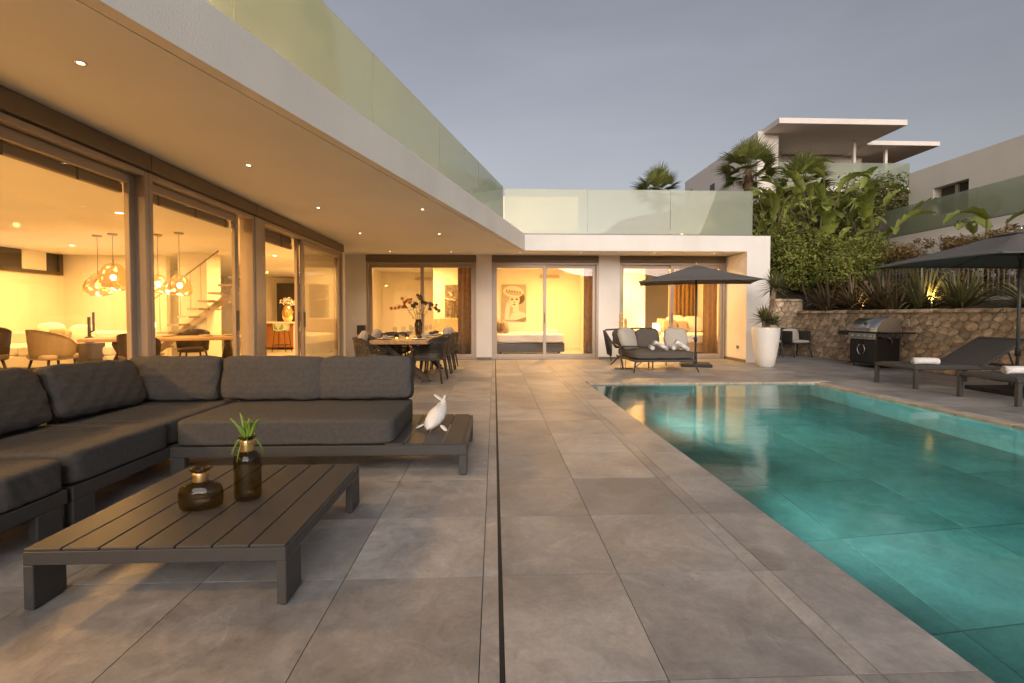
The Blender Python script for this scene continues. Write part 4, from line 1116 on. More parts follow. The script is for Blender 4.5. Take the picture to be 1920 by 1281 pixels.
# ------------------------------------------------------------------ small chairs by the stone wall
def lounge_chair(label, loc, rz):
    t = thing('garden_chair', label, 'chair', loc, rz, 'dark garden chairs by the rubble wall')
    m = MB(); m.box(-.27, .27, -.26, .26, .36, .40, .008); m.build('seat_frame', 'charcoal', t)
    m = MB(); m.cushion(0, -.01, .43, .50, .50, .07, .2, 8, 6, 2, .002); m.build('seat_cushion', 'fabric_light', t)
    m = MB(); m.cushion(0, 0, 0, .50, .36, .09, .3, 8, 4.5, 3, .003, mtx=Matrix.Translation((0, .20, .60)) @ Matrix.Rotation(R(78), 4, 'X')); m.build('back_cushion', 'fabric_light', t)
    m = MB(); m.box(-.29, .29, .275, .31, .40, .80, .012, 1, Matrix.Translation((0, 0, 0)) @ Matrix.Rotation(R(0), 4, 'X')); 
    for s in (-1, 1): m.box(s*.285-.012, s*.285+.012, -.20, .29, .40, .72, .008)
    m.build('back_shell', 'wicker', t)
    for sx in (-1, 1):
        for sy in (-1, 1): MB().tube([(sx*.24, sy*.22, .37), (sx*.275, sy*.27, 0)], [.022, .015], 8).build('leg', 'charcoal', t)
    return t
gc = lounge_chair('dark garden chair with grey cushions between the planter and the wall', (8.42, 12.72, 0), R(8))
dup(gc, (7.62, 12.72, 0), R(20), 'dark garden chair mostly hidden behind the white planter')

# ------------------------------------------------------------------ gas barbecue (front faces local -y; turned to face the pool)
t = thing('barbecue', 'black gas barbecue with a steel hood against the rubble wall', 'barbecue', (8.50, 10.11, 0), -PI/2)
# local x runs along -Y (towards the camera), local y towards the wall
m = MB(); m.box(-.37, .37, -.27, .25, .10, .66, .008); m.build('cabinet', 'grill_black', t)
for s, x0, x1 in ((-1, -.36, -.006), (1, .006, .36)):
    d = MB().box(x0, x1, -.292, -.2715, .12, .60, .005).build('door', 'grill_black', t)
    h = MB(); q = [(s*.055+ s*.05*math.sin(PI*i/10)-s*.0, -.318, .30+.20*i/10) for i in range(11)]
    q = [(q[0][0], -.2925, q[0][2])]+q+[(q[-1][0], -.2925, q[-1][2])]
    h.tube(q, .009, 8); h.build('handle', 'steel', d)
pnl = MB().box(-.375, .375, -.315, -.271, .625, .755, .006).build('control_panel', 'steel', t)
for i in range(4):
    k = MB(); k.lathe([(0, .034), (.019, .032), (.022, .006), (.032, .004), (.032, 0), (0, 0)], 16, mtx=Matrix.Translation((-.255+.17*i, -.316, .695)) @ Matrix.Rotation(R(90), 4, 'X')); k.build('knob', 'steel', pnl)
m = MB(); m.box(-.40, .40, -.29, .26, .757, .80, .006); m.build('firebox', 'grill_black', t)
m = MB()
prof = [(-.285, .802), (-.275, .86), (-.235, .95), (-.165, 1.03), (-.075, 1.085), (.03, 1.10), (.14, 1.10), (.235, 1.08), (.25, .802)]
g_ = [[m.b.verts.new((x, y, z)) for (y, z) in prof] for x in (-.385, .385)]
for i in range(len(prof)-1):
    f = m.b.faces.new((g_[0][i], g_[1][i], g_[1][i+1], g_[0][i+1])); f.smooth = True
m.mi = 1
for q in (g_[0], g_[1][::-1]):
    f = m.b.faces.new(q); f.material_index = 1
hood = m.build('hood', ['steel', 'bronze_dark'], t)
MB().tube([(-.30, -.295, .865), (-.30, -.335, .87), (.30, -.335, .87), (.30, -.295, .865)], .012, 8).build('hood_handle', 'steel', hood)
MB().lathe([(0, .008), (.034, .006), (.038, 0)], 18, mtx=Matrix.Translation((0, -.222, .978)) @ Matrix.Rotation(R(52), 4, 'X')).build('thermometer', 'grill_black', hood)
for s in (-1, 1):
    x0, x1 = sorted((s*.402, s*.80)); sh = MB().box(x0, x1, -.25, .22, .765, .80, .01)
    sh.box(x0+.01, x1-.01, -.25, -.235, .70, .764, .004); sh.build('side_shelf', 'grill_black', t)
m = MB(); m.lathe([(0, .03), (.026, .028), (.03, .004), (.036, 0)], 16, mtx=Matrix.Translation((.372, -.10, .70)) @ Matrix.Rotation(R(90), 4, 'Y')); m.tube([(.38, -.06, .68), (.41, .0, .66), (.40, .05, .60), (.385, .04, .52)], .010, 8); m.build('gas_hose', 'steel', t)
m = MB(); m.box(-.41, .41, -.30, .26, .065, .0985, .006); m.build('base_tray', 'grill_black', t)
for sx in (-1, 1):
    for sy in (-1, 1):
        w = MB(); w.lathe([(0, -.014), (.024, -.014), (.031, -.006), (.031, .006), (.024, .014), (0, .014)], 16, mtx=Matrix.Translation((sx*.34, sy*.23, .031)) @ Matrix.Rotation(R(90), 4, 'Y')); w.build('castor', 'steel', t)

# ------------------------------------------------------------------ sun loungers
def sun_lounger(label, loc, rz, lift):
    """foot end at local x=0, head along +x; width along y"""
    t = thing('sun_lounger', label, 'sun lounger', loc, rz, 'charcoal sun loungers by the pool')
    LN, WD, H = 1.98, .74, .335; hx = 1.10
    m = MB()
    for s in (-1, 1): m.box(.0, LN-.05, s*WD/2-.025, s*WD/2+.025, H-.035, H+.015, .01)
    m.box(.0, .05, -WD/2+.025, WD/2-.025, H-.035, H+.015, .01); m.box(LN-.10, LN-.05, -WD/2+.025, WD/2-.025, H-.035, H+.015, .008)
    m.build('frame', 'charcoal', t)
    for (x, y) in ((.03, -1), (.03, 1), (LN-.38, -1), (LN-.38, 1)):
        MB().box(x-.028, x+.028, y*WD/2-.026, y*WD/2+.026, 0, H-.036, .005).build('leg', 'charcoal', t)
    m = MB(); m.box(.056, hx, -WD/2+.03, WD/2-.03, H+.002, H+.026, .008); m.tube([(.05, -WD/2+.045, H+.012), (hx, -WD/2+.045, H+.012)], .020, 8); m.tube([(.05, WD/2-.045, H+.012), (hx, WD/2-.045, H+.012)], .020, 8); m.build('seat_sling', 'fabric', t)
    a = R(lift); c = Matrix.Translation((hx+.012, 0, H+.018)) @ Matrix.Rotation(-a, 4, 'Y')
    m = MB(); m.box(0, .80, -WD/2+.03, WD/2-.03, -.012, .012, .008, 1, c); m.build('back_sling', 'fabric', t)
    m = MB()
    for s in (-1, 1): m.box(-.01, .81, s*(WD/2-.012)-.017, s*(WD/2-.012)+.017, -.024, .018, .006, 1, c)
    m.box(.812, .845, -WD/2+.005, WD/2-.005, -.024, .018, .006, 1, c)
    e = c @ Vector((.55, 0, -.025))
    for s in (-1, 1): m.bar((e.x, s*.30, e.z), (hx+.62, s*.30, H-.02), .018, .018)
    m.build('back_frame', 'charcoal', t)
    MB().tube([(.07, 0, H-.045), (.4, -.05, H-.075), (.8, .05, H-.05)], .006, 6).build('strap', 'black', t)
    return t
sl = sun_lounger('charcoal sun lounger nearer the barbecue, with its back raised', (6.57, 7.42, 0), 0, 30)
sun_lounger('charcoal sun lounger nearer the camera, its head beyond the right edge', (6.60, 6.01, 0), 0, 30)
towel('rolled white towel on the lounger nearer the barbecue', (7.02, 7.33, .335+.028+.052), 0, 0, R(-12), 1.05)
towel('rolled white towel on the lounger nearer the camera', (7.12, 6.05, .335+.028+.052), 0, 0, R(-10), 1.05)
# ------------------------------------------------------------------ planted bank
def zb(x, y): return slope_z(x, y)
def frond_fan(seed, n=22, spread=160, ln=.62, w=.056, droop=.7):
    """fan palm leaf: petiole along +x, blade fan at its end"""
    r = random.Random(seed); m = MB()
    m.tube([(0, 0, 0), (.32, 0, .03), (.62, 0, 0)], [.016, .012, .009], 5)
    for i in range(n):
        a = R(-spread/2+spread*i/(n-1)); d = Vector((math.cos(a), math.sin(a), .18+.25*math.cos(a)*.4))
        m.blade((.60, 0, 0), d, (0, 0, 1), ln*r.uniform(.85, 1.08)*(.75+.25*math.cos(a*.8)), w, droop*r.uniform(.5, 1.5), 5, .45, 'lance')
    return m.mesh('frond', 'leaf_palm')
fan_meshes = [frond_fan(s, ln=l, droop=dr) for s, l, dr in ((1, .74, .35), (2, .66, .6), (3, .70, .9))]
def fan_palm(label, x, y, ztop, n, seed, scale=1.0, group='fan palms on the bank'):
    z0 = zb(x, y) if x > 8.98 else 1.2+.30*(min(y, 33)-15)
    z0 -= .15
    t = thing('fan_palm', label, 'palm tree', (x, y, z0), 0, group); r = random.Random(seed)
    h = ztop-z0
    m = MB(); m.tube([(0, 0, 0), (.05, .03, h*.4), (.02, 0, h*.8), (0, 0, h)], [.22*scale, .18*scale, .17*scale, .12*scale], 12); m.build('trunk', 'bark', t)
    m = MB()
    for i in range(26):
        a = r.uniform(0, 6.28); m.blade((.1*math.cos(a), .1*math.sin(a), h-r.uniform(.0, .4)), (math.cos(a), math.sin(a), -.9), (0, 0, 1), r.uniform(.4, .8), .07, .8, 4)
    o = m.build('dry_skirt', 'dry_leaf', t); o['kind'] = 'stuff'
    for i in range(n):
        a = 2.399*i+r.uniform(-.2, .2); el = R(-40+124*((i+.5)/n)+r.uniform(-8, 8))
        o = link('frond', fan_meshes[i % 3], t, (0, 0, h))
        o.rotation_euler = Euler((r.uniform(-.4, .4), -el, a), 'XYZ')
        s = scale*r.uniform(.85, 1.12); o.scale = (s, s, s)
    return t
fan_palm('tall fan palm in front of the hillside house, highest crown on the bank', 10.45, 19.0, 7.15, 30, 1, 1.02)
fan_palm('fan palm with a broad crown in front of the hillside house balcony', 12.35, 18.4, 6.45, 30, 2, 1.02)
fan_palm('lone fan palm rising behind the roof of the bedroom wing', 7.75, 22.0, 6.95, 28, 3, 1.05)

# giant bird of paradise: every paddle leaf is its own part
def paddle(seed):
    r = random.Random(seed); m = MB(); n = 12; ln, w = 1.20, .36
    rows = []; p = Vector((0, 0, 0)); d = Vector((1, 0, .55)).normalized()
    for i in range(n+1):
        t_ = i/n; ww = w*max(.03, math.sin(PI*min(1, t_*.90+.08))**.55)
        side = Vector((0, 1, 0)); nn = side.cross(d)*-1
        wav = .03*math.sin(i*2.1+seed)
        rows.append([p+side*ww*k*.5 + Vector((0, 0, 1))*(abs(k)**1.3*ww*.28+wav*abs(k)) for k in (-1, -.5, 0, .5, 1)])
        p = p+d*(ln/n); d = (d+Vector((0, 0, -1))*(.10+.09*t_)*(1+.3*r.random())).normalized()
    # a few wind tears: split the strips
    vr = [[m.b.verts.new(q) for q in row] for row in rows]
    tear = {(r.randint(3, n-2), r.choice((0, 3))) for _ in range(5)}
    for i in range(n):
        for k in range(4):
            f = [vr[i][k], vr[i][k+1], vr[i+1][k+1], vr[i+1][k]]
            if (i, k) in tear or (i, k-1 if k == 3 else k+1) in tear and False:
                q = m.b.verts.new(vr[i][k if k == 0 else k+1].co*.5+vr[i+1][k if k == 0 else k+1].co*.5 + Vector((0, 0, -.04)))
                f = [vr[i][k], vr[i][k+1], vr[i+1][k+1]] if k == 3 else [vr[i][k+1], vr[i+1][k+1], vr[i+1][k]]
            fc = m.b.faces.new(f); fc.smooth = True
    return m.mesh('paddle_leaf', 'leaf_banana')
paddles = [paddle(s) for s in range(5)]
def strelitzia(label, x, y, h, n, seed, s=1.0):
    z0 = zb(x, y)-.1; r = random.Random(seed)
    t = thing('strelitzia', label, 'plant', (x, y, z0), r.uniform(0, 6), 'giant bird of paradise plants on the bank')
    st = MB()
    n = int(n*1.3)
    for i in range(n):
        a = 2.399*i+r.uniform(-.3, .3); el = R(r.uniform(50, 86)); hh = h*r.uniform(.42, 1.0)
        b = Vector((.12*math.cos(a), .12*math.sin(a), .2)); tip = Vector((math.cos(a)*math.cos(el)*hh, math.sin(a)*math.cos(el)*hh, hh*math.sin(el)))
        mid = (b+tip)/2+Vector((0, 0, .12*hh))
        st.tube([b, mid, tip], [.045*s, .028*s, .020*s], 6)
        o = link('paddle_leaf', paddles[r.randrange(5)], t, tip)
        o.rotation_euler = Euler((r.uniform(-.5, .5), R(r.uniform(-58, 4)), a+r.uniform(-.5, .5)), 'XYZ')
        k = s*r.uniform(.65, 1.1); o.scale = (k, k, k)
    st.build('stems', 'leaf_stem', t)
    return t
for (x, y, h, n, lb) in [(9.6, 16.4, 3.1, 15, 'giant bird of paradise closest to the white wing, behind the hedge'), (10.5, 17.0, 3.6, 16, 'giant bird of paradise under the tallest fan palm'),
                         (11.5, 16.3, 3.3, 16, 'giant bird of paradise in the middle of the bank above the hedge'), (12.4, 16.9, 3.3, 16, 'giant bird of paradise below the hillside house balcony'),
                         (12.75, 15.5, 2.5, 13, 'giant bird of paradise leaning over the end of the neighbour balustrade'), (13.3, 17.6, 2.6, 12, 'giant bird of paradise in front of the dark hedge'),
                         (11.0, 15.3, 2.2, 11, 'low giant bird of paradise pushing up through the hedge'),
                         (11.9, 10.75, 1.75, 6, 'giant bird of paradise with two broad leaves above the parasol at the right edge')]:
    strelitzia(lb, x, y, h, n, int(x*100), 1.0)

def bush(name, label, m, cs, rad, n, size, seed, cat='bush', trunk=None, asp=.5, up=.5, squash=.8):
    x, y, _ = cs[0][0]
    t = thing(name, label, cat, (0, 0, 0))
    o = leaf_cloud('foliage', m, t, n, clumps(cs, rad, squash), size, seed, up, asp); o['kind'] = 'stuff'
    if trunk:
        b = MB(); r = random.Random(seed)
        for (a, e) in trunk: b.tube([a, ((a[0]+e[0])/2+r.uniform(-.06, .06), (a[1]+e[1])/2, (a[2]+e[2])/2), e], [.045, .035, .02], 7)
        b.build('stems', 'bark', t)
    return t
r_ = random.Random(17)
def region(n, x0, x1, y0, y1, z0f, z1f, k0=.7, k1=1.2):
    o = []
    for _ in range(n):
        x, y = r_.uniform(x0, x1), r_.uniform(y0, y1); o.append(((x, y, r_.uniform(z0f(x), z1f(x))), r_.uniform(k0, k1)))
    return o
cs = region(60, 9.0, 10.3, 13.9, 15.2, lambda x: 2.2, lambda x: 3.55) 
bush('hedge', 'bright green leafy hedge beside the white wing corner', 'leaf_hedge', cs, .42, 13000, .085, 1, 'hedge', [((9.6, 13.9, 1.4), (9.5, 14.2, 2.6)), ((9.9, 13.9, 1.4), (10.1, 14.2, 2.5))])
cs = region(70, 10.2, 11.8, 13.3, 14.7, lambda x: 2.2, lambda x: 3.45-(x-10.2)*.12)
bush('hedge', 'bright green leafy hedge in the middle of the planted bank', 'leaf_hedge', cs, .42, 14000, .085, 2, 'hedge', [((10.4, 13.2, 1.4), (10.5, 13.5, 2.5)), ((10.9, 13.2, 1.5), (10.8, 13.5, 2.5))])
cs = region(40, 9.4, 10.7, 12.3, 13.3, lambda x: 2.15, lambda x: 2.75)
bush('hedge', 'lower leafy hedge hanging over the flax plants', 'leaf_hedge', cs, .36, 8000, .08, 7, 'hedge', [((9.75, 12.4, 1.2), (9.8, 12.6, 2.3)), ((9.95, 12.3, 1.2), (9.9, 12.6, 2.3))])
cs = region(34, 10.25, 11.2, 10.4, 12.6, lambda x: 1.7, lambda x: 2.80, .6, 1.0)+region(40, 10.35, 11.2, 8.0, 10.6, lambda x: 2.15, lambda x: 2.78, .6, 1.0)+region(10, 10.3, 10.8, 8.6, 10.4, lambda x: 1.6, lambda x: 2.2, .3, .6)
bush('creeper_hedge', 'bronze and green creeper along the metal fence, lit by a garden lamp', 'leaf_bronze', cs, .36, 15000, .07, 3, 'hedge', [((10.6, 11.8, 1.3), (10.7, 11.9, 2.4)), ((10.9, 10.2, 1.3), (10.8, 10.3, 2.4))])
cs = region(24, 10.6, 11.4, 8.6, 12.0, lambda x: 2.65, lambda x: 3.05, .35, .6)
bush('creeper_sprays', 'loose sprigs standing above the bronze creeper', 'leaf_bronze', cs, .26, 900, .07, 13, 'bush')
cs = region(90, 13.8, 19.6, 20.5, 23, lambda x: 3.6, lambda x: 6.4+min(1.0, max(0, x-14)*.3), .8, 1.3)
bush('hedge', 'dark dense hedge below the hillside house balcony', 'leaf_dark', cs, .85, 26000, .15, 4, 'hedge')
cs = region(30, 8.8, 12.2, 20.5, 23, lambda x: 4.2, lambda x: 6.5, .7, 1.1)
bush('shrub', 'dark mixed shrub between the lone palm and the tall palm', 'leaf_dark', cs, .6, 7000, .13, 5, 'bush')
cs = region(50, 9.3, 13.6, 16.8, 18.6, lambda x: 2.8, lambda x: 4.6, .8, 1.2)
bush('shrub', 'dark green undergrowth behind the bird of paradise leaves', 'leaf_dark', cs, .7, 9000, .13, 6, 'bush')
cs = region(26, 8.9, 9.4, 14.0, 16.5, lambda x: 3.0, lambda x: 3.9, .6, 1.0)
bush('shrub', 'leafy shrub tight against the white end wall of the wing', 'leaf_hedge', cs, .38, 5000, .085, 8, 'bush')

cs = region(50, 9.6, 13.4, 17.6, 19.0, lambda x: 4.0, lambda x: 5.9-abs(x-11.6)*.25, .7, 1.1)
bush('shrub', 'leafy green shrub filling the bank round the two palm trunks', 'leaf_hedge', cs, .55, 10000, .12, 9, 'bush', asp=.4)
def flax(label, x, y, n, ln, seed, m='leaf_flax', lo=.15):
    t = thing('flax', label, 'plant', (x, y, zb(x, y)-.03), 0, 'sword leaved plants along the top of the rubble wall'); r = random.Random(seed); b = MB()
    for i in range(n):
        a = 2.399*i+r.uniform(-.3, .3); el = lo+1.25*r.random()**.8
        b.blade((.14*math.cos(a), .14*math.sin(a), 0), (math.cos(a)*math.cos(el), math.sin(a)*math.cos(el), math.sin(el)), (0, 0, 1), ln*r.uniform(.6, 1.2), r.uniform(.034, .06), r.uniform(.3, 2.1), 8, .35, 'sword')
    o = b.build('leaves', m, t); o['kind'] = 'stuff'; return t
flax('bronze flax clump on the wall top nearest the white planter', 9.35, 12.75, 110, 1.0, 1)
flax('bronze flax clump above the small garden chair', 9.42, 11.85, 120, 1.05, 2)
flax('bronze flax clump above the barbecue hood', 9.45, 11.0, 120, 1.05, 3)
flax('green agave like clump glowing in the garden lamp light', 9.55, 10.05, 90, 1.0, 4, 'leaf_yucca', .3)
flax('dark green flax clump beside the garden lamp, behind the parasol tip', 9.55, 9.2, 110, .90, 5, 'leaf_yucca', .25)
flax('small flax clump low on the wall edge between the larger clumps', 9.3, 10.5, 70, .75, 6)
flax('spiky plant at the right edge behind the parasol pole', 9.45, 7.75, 60, .85, 7, 'leaf_yucca', .1)

# metal fence on a low white kerb along the top of the bank
t = thing('metal_fence', 'grey metal bar fence on a low white kerb behind the flax plants', 'fence', (10.15, 12.6, 1.28))
box_obj('kerb', 'far_wall', t, -.08, .08, -8, 0, -.3, .26)
for z in (.36, .92): MB().box(-.012, .012, -8, 0, z-.012, z+.012).build('rail', 'fence_metal', t)
bm_ = MB().box(-.008, .008, -.008, .008, .261, 1.02).mesh('bar', 'fence_metal')
for i in range(78): link('bar', bm_, t, (0, -.05-.1*i, 0))
t = thing('garden_spotlight', 'low garden spotlight hidden among the sword leaves on the wall top', 'garden light', (9.42, 9.78, zb(9.42, 9.78)))
MB().tube([(0, 0, -.05), (0, 0, .08)], .014, 8).build('stake', 'black', t)
MB().lathe([(.0, -.06), (.035, -.05), (.045, .03), (.040, .035)], 14, mtx=Matrix.Translation((0, 0, .12)) @ Matrix.Rotation(R(-50), 4, 'Y')).build('housing', 'black', t)
add_light('SPOT', 'garden_lamp', t, (.03, 0, .18), 34, (1, .60, .22), .04, 120, .7, (0, R(-140), R(12)))
MB().lathe([(0, 0), (.036, 0)], 14, mtx=Matrix.Translation((.02, 0, .145)) @ Matrix.Rotation(R(40), 4, 'Y')).build('lens', 'lamp_on', t)
t = thing('garden_spotlight', 'low garden spotlight under the bronze flax above the barbecue', 'garden light', (9.22, 11.35, zb(9.22, 11.35)))
MB().tube([(0, 0, -.05), (0, 0, .06)], .014, 8).build('stake', 'black', t)
MB().lathe([(.0, -.05), (.03, -.04), (.038, .03), (.034, .032)], 14, mtx=Matrix.Translation((0, 0, .09))).build('housing', 'black', t)
add_light('SPOT', 'garden_lamp', t, (0, 0, .14), 5, (1, .60, .22), .03, 130, .7, (R(180), 0, 0))
for (x, y, lb) in [(4.9, 12.1, 'round white roof lamp glowing behind the wing balustrade, above the parasol'), (.75, 12.2, 'round white roof lamp glowing behind the wing balustrade, by the roof corner')]:
    t = thing('roof_lamp', lb, 'lamp', (x, y, 3.07))
    MB().lathe([(0, 0), (.07, 0), (.07, .03), (0, .03)], 14).build('lamp_base', 'steel', t)
    MB().lathe([(0, .03), (.07, .05), (.10, .12), (.07, .19), (0, .215)], 18).build('globe', 'lamp_soft', t)
    add_light('POINT', 'roof_light', t, (0, 0, .32), 6, (1, .75, .42), .06)
# ------------------------------------------------------------------ rooms behind the glass
def room_light(x, y, label, power, group='recessed downlights inside the villa', size=.35):
    t = thing('ceiling_light', label, 'ceiling light', (x, y, CZ), 0, group)
    MB().lathe([(.05, -.001), (.062, -.006), (.066, -.001), (.066, .002)], 20).build('trim_ring', 'steel', t)
    MB().lathe([(0, -.002), (.05, -.002)], 16).build('lens', 'lamp_on', t)
    add_light('AREA', 'room_light', t, (0, 0, -.03), power*(1.2 if x < -4 else 1.08), WARM, size)
    return t
for (x, y, p, lb) in [(-5.7, 7.36, 80, 'bright downlight seen through the large window pane'), (-5.75, 12.5, 85, 'bright downlight seen through the open door'), (-7.1, 17.3, 50, 'downlight above the kitchen, nearer the wall'),
                      (-9.4, 10.8, 85, 'downlight in the living room ceiling above the sofa'), (-6.0, 3.4, 125, 'downlight in the living room over the unseen seats'), (-5.6, .2, 130, 'downlight in the living room near the camera end'), (-6.0, 15.6, 40, 'downlight above the bar stools')]:
    room_light(x, y, lb, p)
for (x, y, p, lb) in [(-2.3, 14.0, 110, 'downlight inside the first bedroom'), (1.9, 14.2, 85, 'downlight inside the middle bedroom, beside the air vent'), (.3, 13.4, 26, 'downlight inside the middle bedroom, by the curtain'), (4.1, 13.7, 110, 'downlight inside the third bedroom')]:
    room_light(x, y, lb, p)

def roman_blind(label, a, b, drop):
    t = thing('roman_blind', label, 'blind', (FX-.245, 0, 0), 0, 'raised roman blinds in the long window')
    m = MB(); n = 4
    for k in range(n):
        m.box(-.012-.006*k, .012+.006*k, a, b, 2.69-drop*(k+1)/n+.006, 2.69-drop*k/n, .008)
    m.build('cloth', 'blind', t)
    y = a+.35
    while y < b-.1:
        MB().box(.034, .040, y, y+.022, 2.69-drop-.01, 2.66).build('pull_tape', 'bronze_dark', t); y += .62
    return t
roman_blind('grey roman blind drawn up at the top of the largest window', .7, 4.66, .36)
roman_blind('grey roman blind drawn up at the top of the second window', 4.76, 6.46, .36)
roman_blind('grey roman blind with dark tapes drawn up in the open doorway', 7.0, 8.42, .38)

def curtain(label, x0, x1, y, m, seed):
    b = MB(); r = random.Random(seed); n = max(10, int((x1-x0)*44)); ph = r.uniform(0, 6)
    b.grid(lambda u, v: (x0+(x1-x0)*u, y+.035*math.sin(u*(x1-x0)*46+ph)+.012*math.sin(u*(x1-x0)*17+v*3), .02+2.66*v), n, 5)
    bmesh.ops.solidify(b.b, geom=b.b.faces[:], thickness=.006)
    o = b.build('curtain', m); return tag(o, label, 'curtain')
curtain('brown curtain gathered behind the dining door, beside the framed plant picture', -.98, -.36, 12.56, 'curtain', 1)
curtain('brown curtain at the picture side of the middle bedroom door', -.18, .02, 12.56, 'curtain', 2)
curtain('brown curtain at the parasol side of the middle bedroom door', 2.42, 2.86, 12.56, 'curtain', 3)
curtain('ochre curtain behind the parasol door by the end wall', 5.72, 6.08, 12.56, 'curtain_gold', 4)
curtain('brown curtain at the wide end of the third bedroom door', 3.12, 3.42, 12.56, 'curtain', 5)
curtain('ochre curtain hung behind the pillows of the third bedroom bed', 5.72, 6.58, 14.95, 'curtain_gold', 6)
box_obj('room_wall', 'room_wall', villa, 5.70, 6.595, 15.02, 15.12, 0, CZ)

def picture(label, x, y, z, w, h, draw):
    t = thing('picture', label, 'picture', (x, y, z))
    MB().box(-w/2, w/2, .0, .035, -h/2, h/2, .003).build('canvas', 'p_tan', t)
    b = MB(); draw(b, w, h); b.build('print', ['p_cream', 'p_brown', 'p_mid', 'p_tan', 'p_grey'], t)
    return t
LAY = [0]
def ell(b, mi, cx, cz, rx, rz, rot=0, n=20, a0=0, a1=360):
    LAY[0] += 1; b.mi = mi; y = -.0008*LAY[0]
    pts = []
    for i in range(n):
        a = R(a0+(a1-a0)*i/(n-1 if a1-a0 < 360 else n)); px, pz = rx*math.cos(a), rz*math.sin(a); c, s = math.cos(R(rot)), math.sin(R(rot))
        pts.append((cx+px*c-pz*s, y, cz+px*s+pz*c))
    b.poly(pts)
def shape(b, mi, pts):
    LAY[0] += 1; b.mi = mi; b.poly([(x, -.0008*LAY[0], z) for x, z in pts])
def portrait(b, w, h):
    LAY[0] = 0
    shape(b, 3, [(-w*.49, -h*.49), (w*.49, -h*.49), (w*.49, h*.49), (-w*.49, h*.49)])
    shape(b, 0, [(-w*.2, -h*.49), (w*.49, -h*.49), (w*.47, -h*.30), (w*.15, -h*.22), (-w*.1, -h*.30)])       # shoulder
    shape(b, 0, [(-w*.06, -h*.26), (w*.20, -h*.24), (w*.20, -h*.05), (w*.0, -h*.05)])                       # neck
    ell(b, 1, w*.20, h*.12, w*.24, h*.17, -20)                                                              # hair
    ell(b, 0, w*.02, h*.06, w*.21, h*.205, -8)                                                              # face
    ell(b, 0, -w*.02, h*.30, w*.42, h*.155, -6); ell(b, 3, w*.0, h*.26, w*.36, h*.06, -8)                   # hat crown and band
    for k in range(6): ell(b, 2, -w*.30+w*.11*k, h*(.34-.01*k), w*.028, h*.03, 20)
    for sx in (-1, 1):
        ell(b, 1, w*.02+sx*w*.095, h*.085, w*.062, h*.020, sx*6); ell(b, 2, w*.02+sx*w*.095, h*.125, w*.075, h*.009, sx*10)
    ell(b, 2, w*.012, h*.01, w*.022, h*.03); ell(b, 1, w*.012, -h*.055, w*.062, h*.016)
    shape(b, 0, [(-w*.38, -h*.49), (-w*.20, -h*.49), (-w*.16, -h*.12), (-w*.10, h*.04), (-w*.19, h*.10), (-w*.30, -h*.02), (-w*.36, -h*.2)])   # hand
    for k in range(3): shape(b, 2, [(-w*.28+w*.045*k, -h*.06), (-w*.272+w*.045*k, -h*.06), (-w*.20+w*.045*k, h*.08), (-w*.21+w*.045*k, h*.08)])
    shape(b, 2, [(w*.05, -h*.49), (w*.49, -h*.49), (w*.49, -h*.40)])
def palm_print(b, w, h):
    LAY[0] = 0; r = random.Random(6)
    shape(b, 4, [(-w*.48, -h*.48), (w*.48, -h*.48), (w*.48, h*.48), (-w*.48, h*.48)])
    shape(b, 0, [(-w*.48, -h*.48), (w*.48, -h*.48), (w*.48, -h*.40), (-w*.48, -h*.40)])
    for i in range(26):
        a = r.uniform(-.4, 3.5); ln = r.uniform(.12, .34)*h; c = (r.uniform(-.12, .12)*w, h*r.uniform(-.02, .14))
        shape(b, r.choice((0, 2, 1)), [(c[0], c[1]), (c[0]+math.cos(a+.14)*ln*.6, c[1]+math.sin(a+.14)*ln*.6), (c[0]+math.cos(a)*ln, c[1]+math.sin(a)*ln), (c[0]+math.cos(a-.14)*ln*.6, c[1]+math.sin(a-.14)*ln*.6)])
    for k in (-1, 0, 1): shape(b, 1, [(k*w*.05-.012, h*.05), (k*w*.05+.012, h*.05), (k*w*.16+.012, -h*.46), (k*w*.16-.012, -h*.46)])
picture('tan portrait print of a person in a patterned hat, on the middle bedroom wall', .67, 16.0, 1.59, .84, 1.24, portrait)
box_obj('room_wall', 'room_wall', villa, -.21, 2.95, 16.06, 16.2, 0, CZ)
picture('dark framed print of spiky plants on the first bedroom wall', -1.28, 15.0, 1.55, .62, 1.18, palm_print)
box_obj('room_wall', 'room_wall', villa, -1.95, -.33, 15.04, 15.2, 0, CZ)

def vent(label, x, y, z, w):
    t = thing('air_vent', label, 'air vent', (x, y, z)); f = MB(); frame_rect(f, -w/2, w/2, -.075, .075, -.02, 0, .014); f.build('vent_frame', 'room_wall', t)
    for i in range(6): MB().box(-w/2+.015, w/2-.015, -.012, -.006, -.055+.02*i, -.047+.02*i).build('louvre', 'curtain', t)
vent('wide air vent high on the first bedroom wall', -2.56, 17.29, 2.50, .74)
vent('air vent high on the middle bedroom wall', 1.90, 16.05, 2.49, .72)
t = thing('bedroom_door', 'white inner door with a round knob in the first bedroom', 'door', (-3.3, 17.29, .0))
MB().box(-.42, .42, -.05, 0, .01, 2.05, .004).build('door_leaf', 'white_gloss', t)
MB().lathe([(0, .06), (.03, .05), (.034, .03), (.012, .01), (.012, 0)], 14, mtx=Matrix.Translation((.33, -.05, 1.05)) @ Matrix.Rotation(R(90), 4, 'X')).build('knob', 'brass', t)

